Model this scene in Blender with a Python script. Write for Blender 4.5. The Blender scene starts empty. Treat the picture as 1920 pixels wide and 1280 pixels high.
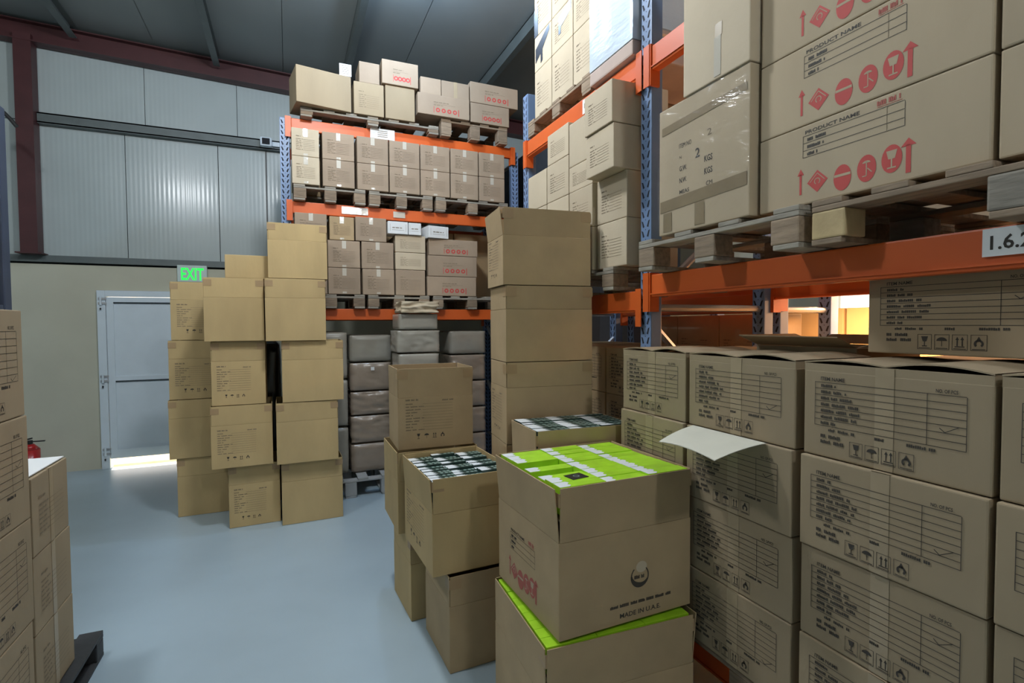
import bpy, bmesh, math, random
from mathutils import Vector, Matrix, noise, Euler
random.seed(7)
S = bpy.context.scene
R = math.radians
C = S.collection

# ------------------------------------------------------------------ camera
cd = bpy.data.cameras.new('camera'); cam = bpy.data.objects.new('camera', cd); C.objects.link(cam)
cd.sensor_width = 36.0; cd.lens = 970.0/1920*36; cd.clip_start = .05; cd.clip_end = 200
yaw, pit, roll = R(23.35), R(1.93), R(-.34)
fw = Vector((math.sin(yaw)*math.cos(pit), math.cos(yaw)*math.cos(pit), -math.sin(pit)))
rt = Vector((math.cos(yaw), -math.sin(yaw), 0)); up = rt.cross(fw)
rt2 = rt*math.cos(roll)+up*math.sin(roll); up2 = rt2.cross(fw)
cam.matrix_world = Matrix(((rt2.x, up2.x, -fw.x, 0), (rt2.y, up2.y, -fw.y, 0), (rt2.z, up2.z, -fw.z, 1.7), (0, 0, 0, 1)))
S.camera = cam
# ------------------------------------------------------------------ view, world, lights
S.view_settings.view_transform = 'Standard'; S.view_settings.look = 'None'
S.view_settings.gamma = 1; S.view_settings.use_curve_mapping = False
S.view_settings.exposure = 0.0
S.cycles.use_denoising = True
S.cycles.max_bounces = 8; S.cycles.diffuse_bounces = 5; S.cycles.transparent_max_bounces = 12
S.cycles.sample_clamp_indirect = 6
W = bpy.data.worlds.new('world'); S.world = W; W.use_nodes = True
W.node_tree.nodes['Background'].inputs[0].default_value = (1, .93, .86, 1)
W.node_tree.nodes['Background'].inputs[1].default_value = 2.5
def light(name, kind, loc, energy, col, size=.3, rot=(0, 0, 0), size_y=None, spread=None):
    l = bpy.data.lights.new(name, kind); l.energy = energy; l.color = col
    if kind == 'AREA':
        l.size = size
        if size_y: l.shape = 'RECTANGLE'; l.size_y = size_y
        if spread: l.spread = spread
    elif kind == 'SUN': l.angle = R(1)
    else: l.shadow_soft_size = size
    o = bpy.data.objects.new(name, l); C.objects.link(o); o.location = loc; o.rotation_euler = rot
    return o
COOL = (.93, .97, 1.0); WARM = (1.0, .52, .25)
LAMPS = [(.25, 3.1, 4.42, 185), (-1.85, 2.5, 4.45, 130), (1.2, -1.7, 4.4, 115)]
for x, y, z, e in LAMPS:
    light('high_bay_light', 'POINT', (x, y, z), e, COOL, .16)
light('bulb_light', 'POINT', (.95, 4.40, 4.66), 75, (.55, .74, 1.0), .05)
light('batten_light', 'AREA', (3.3, 1.75, 1.90), 60, WARM, .08, (0, 0, 0), 1.3)
light('batten_light', 'AREA', (3.3, 1.75, 2.0), 30, WARM, .08, (R(180), 0, 0), 1.3)
light('sun', 'SUN', (0, 12, 8), 14, (1, .82, .55), rot=(R(-52), 0, R(8)))

# ------------------------------------------------------------------ materials
MATS = {}
def mat(name, col, rough=.7, metal=0, bump=0, bscale=40, var=0, vscale=6, objvar=0, spec=.5, coat=0, stretch=None, emit=None, trans=0):
    if name in MATS: return MATS[name]
    m = bpy.data.materials.new(name); m.use_nodes = True; nt = m.node_tree; N = nt.nodes; L = nt.links
    b = N['Principled BSDF']; col = (*col, 1)
    b.inputs['Base Color'].default_value = col; b.inputs['Roughness'].default_value = rough
    b.inputs['Metallic'].default_value = metal; b.inputs['Specular IOR Level'].default_value = spec
    b.inputs['Coat Weight'].default_value = coat; b.inputs['Coat Roughness'].default_value = .15
    tc = N.new('ShaderNodeTexCoord'); src = tc.outputs['Object']
    if stretch:
        mp = N.new('ShaderNodeMapping'); mp.inputs['Scale'].default_value = stretch
        L.new(src, mp.inputs[0]); src = mp.outputs[0]
    out = None
    if var:
        n = N.new('ShaderNodeTexNoise'); n.inputs['Scale'].default_value = vscale; n.inputs['Detail'].default_value = 5
        oi = N.new('ShaderNodeObjectInfo'); ad = N.new('ShaderNodeVectorMath'); ad.operation = 'ADD'
        L.new(src, ad.inputs[0]); L.new(oi.outputs['Random'], ad.inputs[1]); L.new(ad.outputs[0], n.inputs['Vector'])
        mr = N.new('ShaderNodeMapRange'); mr.inputs[1].default_value = .3; mr.inputs[2].default_value = .7
        mr.inputs[3].default_value = 1-var; mr.inputs[4].default_value = 1+var*.6
        L.new(n.outputs['Fac'], mr.inputs[0]); out = mr.outputs[0]
    if objvar:
        oi2 = N.new('ShaderNodeObjectInfo'); m2 = N.new('ShaderNodeMapRange')
        m2.inputs[3].default_value = 1-objvar; m2.inputs[4].default_value = 1+objvar
        L.new(oi2.outputs['Random'], m2.inputs[0])
        if out:
            mu = N.new('ShaderNodeMath'); mu.operation = 'MULTIPLY'; L.new(out, mu.inputs[0]); L.new(m2.outputs[0], mu.inputs[1]); out = mu.outputs[0]
        else: out = m2.outputs[0]
    if out:
        vm = N.new('ShaderNodeVectorMath'); vm.operation = 'SCALE'; vm.inputs[0].default_value = col[:3]
        L.new(out, vm.inputs['Scale']); L.new(vm.outputs[0], b.inputs['Base Color'])
    if bump:
        n2 = N.new('ShaderNodeTexNoise'); n2.inputs['Scale'].default_value = bscale; n2.inputs['Detail'].default_value = 4
        bp = N.new('ShaderNodeBump'); bp.inputs['Strength'].default_value = bump; bp.inputs['Distance'].default_value = .004
        L.new(src, n2.inputs['Vector']); L.new(n2.outputs['Fac'], bp.inputs['Height']); L.new(bp.outputs[0], b.inputs['Normal'])
    if emit:
        b.inputs['Emission Color'].default_value = (*emit[0], 1); b.inputs['Emission Strength'].default_value = emit[1]
    MATS[name] = m; return m
K_TAN = mat('kraft_tan', (.53, .385, .185), .82, bump=.25, bscale=30, var=.10, vscale=5, objvar=.06, stretch=(1, 1, .35))
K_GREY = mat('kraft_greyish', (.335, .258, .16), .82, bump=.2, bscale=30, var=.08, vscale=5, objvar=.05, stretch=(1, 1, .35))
K_MID = mat('kraft_mid', (.46, .37, .25), .82, bump=.2, bscale=30, var=.08, vscale=5, objvar=.04, stretch=(1, 1, .35))
K_PALE = mat('kraft_pale', (.54, .45, .32), .8, bump=.2, bscale=30, var=.06, vscale=5, objvar=.05)
K_BROWN = mat('kraft_brown', (.45, .325, .18), .82, bump=.25, bscale=30, var=.10, vscale=5, objvar=.06)
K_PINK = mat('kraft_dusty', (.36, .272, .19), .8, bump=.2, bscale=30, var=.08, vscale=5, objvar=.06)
K_WHITE = mat('cartonboard_white', (.72, .74, .74), .6, var=.03)
INSIDE = mat('carton_inside', (.40, .30, .18), .9, var=.08)
SLIT = mat('seam_dark', (.05, .035, .02), .95)
CREASE = mat('crease_line', (.36, .27, .155), .9)
INK = mat('ink_black', (.045, .038, .03), .7)
INKF = mat('ink_faded', (.20, .155, .10), .8)
RED = mat('ink_red', (.50, .065, .055), .7)
REDF = mat('ink_red_faded', (.40, .11, .085), .8)
TAPE = mat('packing_tape_brown', (.39, .305, .195), .4, var=.08, vscale=9, coat=.1)
TAPEC = mat('packing_tape_clear', (.60, .55, .46), .12, bump=1.0, bscale=14, coat=1, spec=1)
TAPED = mat('packing_tape_dark', (.03, .033, .045), .35)
TAPEK = mat('packing_tape_aged', (.27, .205, .12), .35, var=.12, vscale=9, coat=.2)
PATCH = mat('corner_tape', (.40, .27, .14), .5, var=.08)
WOOD = mat('pallet_wood', (.27, .20, .135), .85, bump=.5, bscale=14, var=.3, vscale=8, objvar=.18, stretch=(1, 6, 6))
WOODG = mat('pallet_wood_grey', (.30, .27, .22), .85, bump=.5, bscale=14, var=.3, vscale=8, objvar=.18, stretch=(1, 6, 6))
WOODY = mat('pallet_block_fresh', (.50, .38, .20), .8, bump=.3, var=.2, vscale=10, objvar=.12)
WOODK = mat('pallet_wood_dark', (.035, .037, .04), .6, bump=.3, var=.3)
PLAST = mat('pallet_plastic_grey', (.42, .43, .43), .5, var=.1)
ORANGE = mat('orange_paint', (.66, .115, .018), .42, bump=.05, var=.08, vscale=3, coat=0)
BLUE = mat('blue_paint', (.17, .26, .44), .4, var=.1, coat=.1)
BLUE_SHADE = mat('blue_paint_shaded', (.045, .06, .10), .5, var=.1)  # blue rack paint darkened to imitate shade on the left rack
HOLE = mat('slot_dark', (.01, .012, .02), .8)
ZINC = mat('zinc_steel', (.55, .56, .58), .4, metal=.7, var=.08)
MAROON = mat('oxide_red_steel', (.07, .020, .022), .5, var=.15)
STEELG = mat('grey_steel', (.13, .155, .155), .45, metal=.2, var=.1)
WHITE = mat('white_paint', (.70, .79, .86), .35, var=.03)
DARKL = mat('dark_gap', (.03, .04, .05), .8)
PAPER = mat('white_card', (.82, .84, .84), .6)
FILMW = mat('white_wrap', (.60, .68, .76), .25, bump=1.0, bscale=9, coat=.6, stretch=(1, 1, 3))
GWRAP = mat('grey_wrap', (.34, .32, .27), .33, bump=.5, bscale=6, var=.1, coat=.25)
BWRAP = mat('brown_wrap', (.33, .265, .205), .24, bump=.9, bscale=7, var=.12, coat=.6)
FOAM = mat('pink_board', (.46, .36, .31), .8, var=.1)
LIME = mat('lime_print', (.44, .80, .03), .4, var=.15, vscale=12, coat=.2)
LIMEW = mat('pack_white', (.80, .84, .86), .4)
DGREEN = mat('dark_green_print', (.018, .05, .04), .4, var=.2, vscale=20, coat=.2)
OVAL = mat('silver_green_print', (.26, .36, .32), .35)
SHEET = mat('pale_sheet', (.62, .60, .50), .8, var=.05)
REDP = mat('extinguisher_red', (.45, .015, .015), .3, coat=.4)
BLACK = mat('black_plastic', (.02, .02, .02), .4)
SHADE_DARK = mat('shade_stand_in', (.022, .027, .035), .8, bump=.2, bscale=8)  # near-black colour standing in for shade right of the back rack
LENS = mat('lens_glass', (.01, .01, .015), .08)
GREENE = mat('exit_lit_green', (.02, .7, .1), .5, emit=((.01, 1, .08), .9))
EXITW = mat('exit_panel', (.50, .60, .58), .4, emit=((.8, 1, .95), .05))
LAMPE = mat('lamp_diffuser', (.9, .95, 1), .4, emit=((.86, .95, 1), 6))
BATT = mat('batten_tube', (1, .8, .6), .4, emit=((1, .75, .5), 5))
GLASS = mat('bright_pane', (.9, .9, .9), .4)

def film_mat():
    m = bpy.data.materials.new('stretch_film'); m.use_nodes = True; N = m.node_tree.nodes; L = m.node_tree.links
    N.remove(N['Principled BSDF']); o = N['Material Output']
    t = N.new('ShaderNodeBsdfTransparent'); g = N.new('ShaderNodeBsdfGlossy'); g.inputs['Roughness'].default_value = .18
    mx = N.new('ShaderNodeMixShader'); lw = N.new('ShaderNodeLayerWeight'); lw.inputs[0].default_value = .25
    mr = N.new('ShaderNodeMapRange'); mr.inputs[3].default_value = .025; mr.inputs[4].default_value = .22
    n = N.new('ShaderNodeTexNoise'); n.inputs['Scale'].default_value = 7; n.inputs['Detail'].default_value = 5; n.inputs['Distortion'].default_value = 1.5
    tc = N.new('ShaderNodeTexCoord'); mp = N.new('ShaderNodeMapping'); mp.inputs['Scale'].default_value = (1, 1, 1.6)
    bp = N.new('ShaderNodeBump'); bp.inputs['Strength'].default_value = .8; bp.inputs['Distance'].default_value = .012
    L.new(tc.outputs['Object'], mp.inputs[0]); L.new(mp.outputs[0], n.inputs['Vector']); L.new(n.outputs['Fac'], bp.inputs['Height'])
    L.new(bp.outputs[0], g.inputs['Normal']); L.new(lw.outputs['Facing'], mr.inputs[0]); L.new(mr.outputs[0], mx.inputs[0])
    L.new(t.outputs[0], mx.inputs[1]); L.new(g.outputs[0], mx.inputs[2]); L.new(mx.outputs[0], o.inputs[0])
    return m
FILM = film_mat()

# ------------------------------------------------------------------ mesh builder
TXT = {}
def text_tris(s, bold=False):
    if (s, bold) in TXT: return TXT[(s, bold)]
    cu = bpy.data.curves.new('t', 'FONT'); cu.body = s; cu.size = 1; cu.resolution_u = 2
    if bold: cu.offset = .018
    ob = bpy.data.objects.new('t', cu); C.objects.link(ob)
    dg = bpy.context.evaluated_depsgraph_get(); me = ob.evaluated_get(dg).to_mesh()
    vs = [(v.co.x, v.co.y) for v in me.vertices]; fs = [tuple(p.vertices) for p in me.polygons]
    ob.evaluated_get(dg).to_mesh_clear(); bpy.data.objects.remove(ob); bpy.data.curves.remove(cu)
    w = max([v[0] for v in vs] or [1]); TXT[(s, bold)] = (vs, fs, w); return TXT[(s, bold)]
class MB:
    def __init__(s): s.v = []; s.f = []; s.m = []; s.mats = []; s.frame = None
    def mi(s, m):
        if m not in s.mats: s.mats.append(m)
        return s.mats.index(m)
    def face(s, pts, m):
        i = len(s.v); s.v += [tuple(p) for p in pts]; s.f.append(tuple(range(i, i+len(pts)))); s.m.append(s.mi(m))
    def box(s, x0, x1, y0, y1, z0, z1, m, M=None, bev=0):
        P = [(x, y, z) for z in (z0, z1) for y in (y0, y1) for x in (x0, x1)]
        F = [(0, 2, 3, 1), (4, 5, 7, 6), (0, 1, 5, 4), (2, 6, 7, 3), (0, 4, 6, 2), (1, 3, 7, 5)]
        if bev:
            bm = bmesh.new(); vs = [bm.verts.new(p) for p in P]
            for f in F: bm.faces.new([vs[i] for i in f])
            bmesh.ops.bevel(bm, geom=list(bm.edges), offset=bev, segments=2, profile=.6, affect='EDGES')
            bm.verts.index_update(); P = [tuple(v.co) for v in bm.verts]; F = [tuple(v.index for v in f.verts) for f in bm.faces]; bm.free()
        if M: P = [tuple(M @ Vector(p)) for p in P]
        i = len(s.v); s.v += P; k = s.mi(m)
        for f in F: s.f.append(tuple(i+j for j in f)); s.m.append(k)
    def tube(s, p0, p1, r, m, n=12, r1=None):
        p0 = Vector(p0); p1 = Vector(p1); d = (p1-p0).normalized(); a = d.orthogonal().normalized(); b = d.cross(a)
        r1 = r if r1 is None else r1; i = len(s.v); k = s.mi(m)
        for p, rr in ((p0, r), (p1, r1)):
            for j in range(n):
                t = 2*math.pi*j/n; s.v.append(tuple(p+a*math.cos(t)*rr+b*math.sin(t)*rr))
        for j in range(n):
            s.f.append((i+j, i+(j+1) % n, i+n+(j+1) % n, i+n+j)); s.m.append(k)
        s.f.append(tuple(i+j for j in reversed(range(n)))); s.m.append(k); s.f.append(tuple(i+n+j for j in range(n))); s.m.append(k)
    # printed marks: a frame maps (u, v) metres on a face
    def setframe(s, o, u, v, n, eps=.0007):
        s.frame = (Vector(o)+Vector(n)*eps, Vector(u), Vector(v), Vector(n)); s.e = 0
    def q(s, u, v): o, U, V, n = s.frame; return o+U*u+V*v+n*s.e
    def r(s, u0, v0, u1, v1, m): s.face([s.q(u0, v0), s.q(u1, v0), s.q(u1, v1), s.q(u0, v1)], m)
    def poly(s, pts, m): s.face([s.q(*p) for p in pts], m)
    def line(s, u0, v0, u1, v1, t, m):
        dx, dy = u1-u0, v1-v0; l = math.hypot(dx, dy) or 1; nx, ny = -dy/l*t/2, dx/l*t/2
        s.poly([(u0-nx, v0-ny), (u1-nx, v1-ny), (u1+nx, v1+ny), (u0+nx, v0+ny)], m)
    def disc(s, u, v, ru, rv, m, n=18, a0=0, a1=360):
        s.poly([(u+ru*math.cos(R(a0+(a1-a0)*j/n)), v+rv*math.sin(R(a0+(a1-a0)*j/n))) for j in range(n+(a1-a0 < 360))], m)
    def ring(s, u, v, r0, r1, m, a0=0, a1=360, n=24):
        for j in range(n):
            a, b = R(a0+(a1-a0)*j/n), R(a0+(a1-a0)*(j+1)/n)
            s.poly([(u+r0*math.cos(a), v+r0*math.sin(a)), (u+r1*math.cos(a), v+r1*math.sin(a)), (u+r1*math.cos(b), v+r1*math.sin(b)), (u+r0*math.cos(b), v+r0*math.sin(b))], m)
    def text(s, t, u, v, h, m, width=None, bold=False):
        vs, fs, w = text_tris(t, bold); k = h/.72; kx = k if width is None else width/w
        i = len(s.v); s.v += [tuple(s.q(u+x*kx, v+y*k)) for x, y in vs]
        mi = s.mi(m)
        for f in fs: s.f.append(tuple(i+j for j in f)); s.m.append(mi)
    def mesh(s, name, smooth=False):
        me = bpy.data.meshes.new(name); me.from_pydata(s.v, [], s.f)
        for m in s.mats: me.materials.append(m)
        me.polygons.foreach_set('material_index', s.m)
        if smooth: me.polygons.foreach_set('use_smooth', [True]*len(s.f))
        me.update(); return me
    def obj(s, name, parent=None, smooth=False, loc=None, rot=None):
        o = bpy.data.objects.new(name, s.mesh(name, smooth)); C.objects.link(o)
        if parent: o.parent = parent
        if loc: o.location = loc
        if rot: o.rotation_euler = rot
        return o
def tag(o, label, cat, group=None, kind=None):
    if label: o['label'] = label
    if cat: o['category'] = cat
    if group: o['group'] = group
    if kind: o['kind'] = kind
    return o
def struct(name, mb, label=None, smooth=False):
    o = mb.obj(name, None, smooth); o['kind'] = 'structure'
    if label: o['label'] = label
    return o
def empty(name, loc, rz=0, rot=None):
    o = bpy.data.objects.new(name, None); C.objects.link(o); o.location = loc; o.rotation_euler = rot or (0, 0, rz); o.empty_display_size = .1
    return o
def inst(name, mesh, parent=None, loc=(0, 0, 0), rot=(0, 0, 0)):
    o = bpy.data.objects.new(name, mesh); C.objects.link(o); o.parent = parent; o.location = loc; o.rotation_euler = rot; return o

# ------------------------------------------------------------------ the room
YW = 7.58
f = MB(); f.box(-5.6, 5.6, -5, YW+.02, -.1, 0, mat('epoxy_floor', (.40, .51, .585), .32, bump=.06, bscale=5, var=.10, vscale=1.1, coat=.1))
struct('floor', f)
g = MB(); g.box(-9, 9, YW+.25, 16, -.12, -.02, mat('outdoor_sand', (.62, .50, .33), .9, var=.2))
struct('ground_outside', g, 'sunlit sandy ground beyond the gap under the door')
def ribbed(name, col, rough):
    m = mat(name, col, rough, var=.05, vscale=1.5, spec=.6, coat=.35); N = m.node_tree.nodes; L = m.node_tree.links
    w = N.new('ShaderNodeTexWave'); w.bands_direction = 'X'; w.inputs['Scale'].default_value = 6.5; w.inputs['Distortion'].default_value = .6; w.inputs['Detail'].default_value = 1
    tc = N.new('ShaderNodeTexCoord'); bp = N.new('ShaderNodeBump'); bp.inputs['Strength'].default_value = .09; bp.inputs['Distance'].default_value = .006
    mp = N.new('ShaderNodeMapping'); mp.inputs['Scale'].default_value = (1, 1, .12)
    L.new(tc.outputs['Object'], mp.inputs[0]); L.new(mp.outputs[0], w.inputs[0]); L.new(w.outputs['Fac'], bp.inputs['Height']); L.new(bp.outputs[0], N['Principled BSDF'].inputs['Normal'])
    L.new(bp.outputs[0], N['Principled BSDF'].inputs['Coat Normal']); return m
PANEL = ribbed('white_sandwich_panel', (.44, .50, .50), .30)
CREAM = mat('cream_plaster', (.56, .55, .44), .8, bump=.1, bscale=20, var=.06, vscale=2)
b = MB()
DX0, DX1, DZ = -2.07, -.72, 2.13
b.box(-5.6, DX0, YW, YW+.2, 0, 2.42, CREAM); b.box(DX1, 5.6, YW, YW+.2, 0, 2.42, CREAM); b.box(DX0, DX1, YW, YW+.2, DZ, 2.42, CREAM)
b.box(-5.6, 5.6, YW+.06, YW+.2, 2.42, 5.4, DARKL)
lows = [-5.6, -4.4, -3.1, -1.755, -.782, -.229, .9, 2.1, 3.3, 4.5, 5.6]
for i in range(len(lows)-1): b.box(lows[i]+.004, lows[i+1]-.004, YW, YW+.06, 2.52, 4.02, PANEL)
ups = [-5.6, -4.3, -2.9, -1.545, -.555, .5, 1.7, 2.9, 4.1, 5.6]
for i in range(len(ups)-1): b.box(ups[i]+.003, ups[i+1]-.003, YW, YW+.06, 4.03, 5.4, PANEL)
struct('wall_back', b)
b = MB(); b.box(-5.6, 5.6, YW-.05, YW+.03, 2.44, 2.515, STEELG); struct('trim_1', b, 'grey steel ledge above the cream lower wall')
b = MB(); b.box(-2.54, 5.6, YW-.09, YW-.003, 3.985, 4.005, STEELG); b.box(-2.54, 5.6, YW-.09, YW-.075, 3.99, 4.105, STEELG); b.box(-2.54, 5.6, YW-.09, YW-.003, 4.09, 4.105, STEELG)
struct('trim_2', b, 'grey steel rail running across the upper back wall')
def ceilz(x): return 5.10-.035*(x+2.6)
b = MB()
M_CEIL = mat('ceiling_panel', (.25, .28, .28), .55, bump=.08, bscale=3, var=.08, vscale=.8)
for i in range(8):
    x0 = -5.6+i*1.4; x1 = x0+1.395
    b.face([(x0, -5, ceilz(x0)), (x0, YW+.1, ceilz(x0)), (x1, YW+.1, ceilz(x1)), (x1, -5, ceilz(x1))], M_CEIL)
b.face([(-5.6, -5, ceilz(-5.6)+.05), (5.6, -5, ceilz(5.6)+.05), (5.6, YW+.1, ceilz(5.6)+.05), (-5.6, YW+.1, ceilz(-5.6)+.05)], M_CEIL)
struct('ceiling', b)
b = MB()
def ibeam(b, p0, p1, w, h, m, tf=.014):
    p0 = Vector(p0); p1 = Vector(p1); d = p1-p0; L = d.length
    q = d.to_track_quat('Y', 'Z').to_matrix().to_4x4(); Mx = Matrix.Translation(p0) @ q
    b.box(-w/2, w/2, 0, L, -tf, 0, m, Mx); b.box(-w/2, w/2, 0, L, -h, -h+tf, m, Mx); b.box(-.005, .005, 0, L, -h, 0, m, Mx)
ibeam(b, (-5.6, YW-.1, 5.17), (5.6, YW-.1, 4.77), .15, .22, MAROON)
b.obj('roof_rafter'); bpy.data.objects['roof_rafter']['kind'] = 'structure'
b = MB(); b.box(-2.70, -2.545, YW-.17, YW-.02, 2.53, 4.92, MAROON);
b.box(-2.74, -2.51, YW-.19, YW-.006, 2.516, 2.53, MAROON); b.obj('steel_column')['kind'] = 'structure'
b = None
for x in (-4.9, -3.55, -2.16, -.75, .74, 2.42, 3.9, 5.2):
    b = MB(); z = ceilz(x)-.004
    b.box(x-.035, x+.035, -4.9, YW-.2, z-.012, z, STEELG); b.box(x-.035, x-.025, -4.9, YW-.2, z-.13, z, STEELG); b.box(x-.035, x+.035, -4.9, YW-.2, z-.142, z-.13, STEELG)
    b.obj('roof_purlin')['kind'] = 'structure'
b = MB(); b.box(-5.8, -5.6, -5, YW, 0, 5.4, PANEL); struct('wall_left', b)
b = MB(); b.box(-5.6, 5.6, -5.2, -5, 0, 5.4, CREAM); struct('wall_front', b)
WY0, WY1, WZ0, WZ1 = 2.7, 3.95, 1.80, 2.7
b = MB()
for a in ((-5, WY0, 0, 5.4), (WY1, YW, 0, 5.4), (WY0, WY1, 0, WZ0), (WY0, WY1, WZ1, 5.4)): b.box(5.6, 5.8, *a, CREAM)
struct('wall_right', b)
b = MB()
for a in ((WY0, WY0+.05, WZ0, WZ1), (WY1-.05, WY1, WZ0, WZ1), (WY0, WY1, WZ0, WZ0+.05), (WY0, WY1, WZ1-.05, WZ1), (2.88, 2.92, WZ0, WZ1)): b.box(5.62, 5.68, *a, WHITE)
win = struct('window_1', b, 'bright daylit window glimpsed through the racks on the right')
pb = MB(); pb.box(5.648, 5.652, WY0+.05, WY1-.05, WZ0+.05, WZ1-.05, FILM); pb.obj('pane', win)

# door
dr = empty('door_1', (DX0, YW, 0)); dr['kind'] = 'structure'; dr['label'] = 'white two-panel exit door in the back wall with daylight beneath it'
fw_ = .055; W_ = DX1-DX0
b = MB(); b.box(0.004, fw_+.03, -.05, .08, .0, DZ-.004, WHITE, bev=.004); b.box(W_-fw_, W_-.004, -.05, .08, 0, DZ-.004, WHITE, bev=.004); b.box(fw_+.03, W_-fw_, -.05, .08, DZ-.075, DZ-.004, WHITE, bev=.004); b.obj('door_frame', dr)
b = MB(); x0, x1 = fw_+.034, W_-fw_-.004
b.box(x0, x0+.07, -.03, .03, .115, DZ-.082, WHITE, bev=.003); b.box(x1-.07, x1, -.03, .03, .115, DZ-.082, WHITE, bev=.003)
b.box(x0+.07, x1-.07, -.03, .03, DZ-.14, DZ-.082, WHITE); b.box(x0+.07, x1-.07, -.03, .03, 1.05, 1.10, WHITE); b.box(x0+.07, x1-.07, -.03, .03, .115, .22, WHITE)
b.box(x0+.07, x1-.07, -.031, .0, 1.035, 1.05, DARKL); b.box(x0+.07, x1-.07, -.031, .0, DZ-.155, DZ-.14, DARKL)
leaf = b.obj('door_leaf', dr)
b = MB(); b.box(x0+.07, x1-.07, -.015, .01, 1.10, DZ-.155, WHITE); b.box(x0+.07, x1-.07, -.015, .01, .22, 1.035, WHITE); b.obj('door_panel', leaf)
for z in (1.95, 1.03, .16):
    b = MB(); b.tube((.045, -.066, z), (.045, -.066, z+.10), .011, WHITE); b.box(.02, .10, -.062, -.051, z+.01, z+.035, ZINC); b.box(.02, .10, -.062, -.051, z+.065, z+.09, ZINC); b.box(.038, .05, -.075, -.06, z-.055, z-.03, BLACK); b.obj('hinge', dr)

# exit sign
ex = empty('exit_sign', (-1.09, YW-.004, 2.25)); tag(ex, 'green lit EXIT sign above the white door', 'exit sign')
b = MB(); b.box(-.16, .16, -.05, 0, 0, .205, EXITW, bev=.006); b.obj('sign_box', ex)
b = MB(); b.setframe((-.125, -.051, .025), (1, 0, 0), (0, 0, 1), (0, -1, 0)); b.text('EXIT', 0, 0, .15, GREENE, width=.25, bold=True); b.obj('sign_lettering', ex)
# security camera
sc = empty('security_camera', (-.22, YW-.095, 4.05)); tag(sc, 'small white wall camera on the grey steel rail of the back wall', 'camera')
b = MB(); b.box(-.07, .07, -.10, -.005, -.055, .06, WHITE, bev=.02); b.obj('housing', sc)
b = MB(); b.box(-.045, .045, -.115, -.10, -.035, .04, LENS, bev=.006); b.obj('lens', sc)
b = MB(); b.box(.07, .16, -.03, -.004, -.03, .03, WHITE, bev=.005); b.obj('junction_box', sc)
# cable on the wall below the camera
b = MB(); b.box(-.236, -.222, YW-.016, YW-.002, 2.52, 3.98, BLACK); tag(b.obj('cable_conduit'), 'thin black cable conduit running down the wall below the camera', 'cable')
# extinguisher
fe = empty('fire_extinguisher', (-2.62, 7.25, 0)); tag(fe, 'red fire extinguisher by the back wall behind the left cartons', 'fire extinguisher')
b = MB(); b.tube((0, 0, .005), (0, 0, .36), .085, REDP, 20); b.tube((0, 0, .36), (0, 0, .42), .085, REDP, 20, .035); b.obj('cylinder', fe, True)
b = MB(); b.tube((0, 0, .42), (0, 0, .46), .025, BLACK); b.box(-.01, .12, -.012, .012, .46, .475, BLACK, Matrix.Rotation(R(-12), 4, 'Y')); b.box(0, .13, -.012, .012, .44, .45, BLACK); b.obj('valve_handle', fe)
b = MB(); pts = [(-.02, -.0, .445), (-.10, -.02, .43), (-.125, -.03, .33), (-.105, -.04, .15)]
for i in range(3): b.tube(pts[i], pts[i+1], .012, BLACK)
b.obj('hose', fe)

# ------------------------------------------------------------------ racks
def slots(b, z0, z1, w, s=1):
    # pairs of slanted slots along an upright face
    z = z0+.03
    while z < z1-.05:
        for sg in (-1, 1):
            cx = w/2+sg*w*.24
            b.poly([(cx+sg*.013, z+.037), (cx+sg*.001, z+.033), (cx-sg*.011, z+.005), (cx+sg*.001, z)][::sg], HOLE)
        b.disc(w/2, z-.010, .003, .003, HOLE, 6)
        z += .05
def upright(parent, x, y, z1, face='-X', w=.085, d=.07, z0=.012, BLUE=BLUE):
    b = MB(); hw, hd = w/2, d/2
    if face == '-X': b.box(x, x+d, y-hw, y+hw, z0, z1, BLUE, bev=.006); b.setframe((x, y+hw, 0), (0, -1, 0), (0, 0, 1), (-1, 0, 0)); slots(b, z0, z1, w)
    else: b.box(x-hw, x+hw, y, y+d, z0, z1, BLUE, bev=.006); b.setframe((x-hw, y, 0), (1, 0, 0), (0, 0, 1), (0, -1, 0)); slots(b, z0, z1, w)
    b.setframe((x, y, 0), (1, 0, 0), (0, 0, 1), (0, -1, 0))
    o = b.obj('upright_post', parent)
    b = MB(); b.box(x-.05, x+.09, y-.07, y+.07, 0.001, .012, ZINC); b.obj('base_plate', o); return o
def beam_y(parent, x, y0, y1, z0, z1, front=True):
    b = MB(); b.box(x, x+.045, y0+.012, y1-.012, z0, z1, ORANGE, bev=.006)
    if front: b.box(x-.006, x, y0+.012, y1-.012, z0+.012, z0+.018, ORANGE)
    o = b.obj('beam', parent)
    for yy, s in ((y0, 1), (y1, -1)):
        c = MB(); a, bb = sorted((yy, yy+s*.012)); c.box(x-.008, x+.05, a, bb, z0-.075, z1+.01, ORANGE)
        a, bb = sorted((yy-s*.04, yy+s*.004)); c.box(x-.012, x-.007, a, bb, z0-.075, z1+.01, ORANGE); c.obj('end_bracket', o)
    return o
def beam_x(parent, y, x0, x1, z0, z1):
    b = MB(); b.box(x0+.012, x1-.012, y, y+.045, z0, z1, ORANGE, bev=.006); o = b.obj('beam', parent)
    for xx, s in ((x0, 1), (x1, -1)):
        c = MB(); a, bb = sorted((xx, xx+s*.012)); c.box(a, bb, y-.008, y+.05, z0-.075, z1+.01, ORANGE)
        a, bb = sorted((xx-s*.04, xx+s*.004)); c.box(a, bb, y-.012, y-.007, z0-.075, z1+.01, ORANGE); c.obj('end_bracket', o)
    return o
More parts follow.
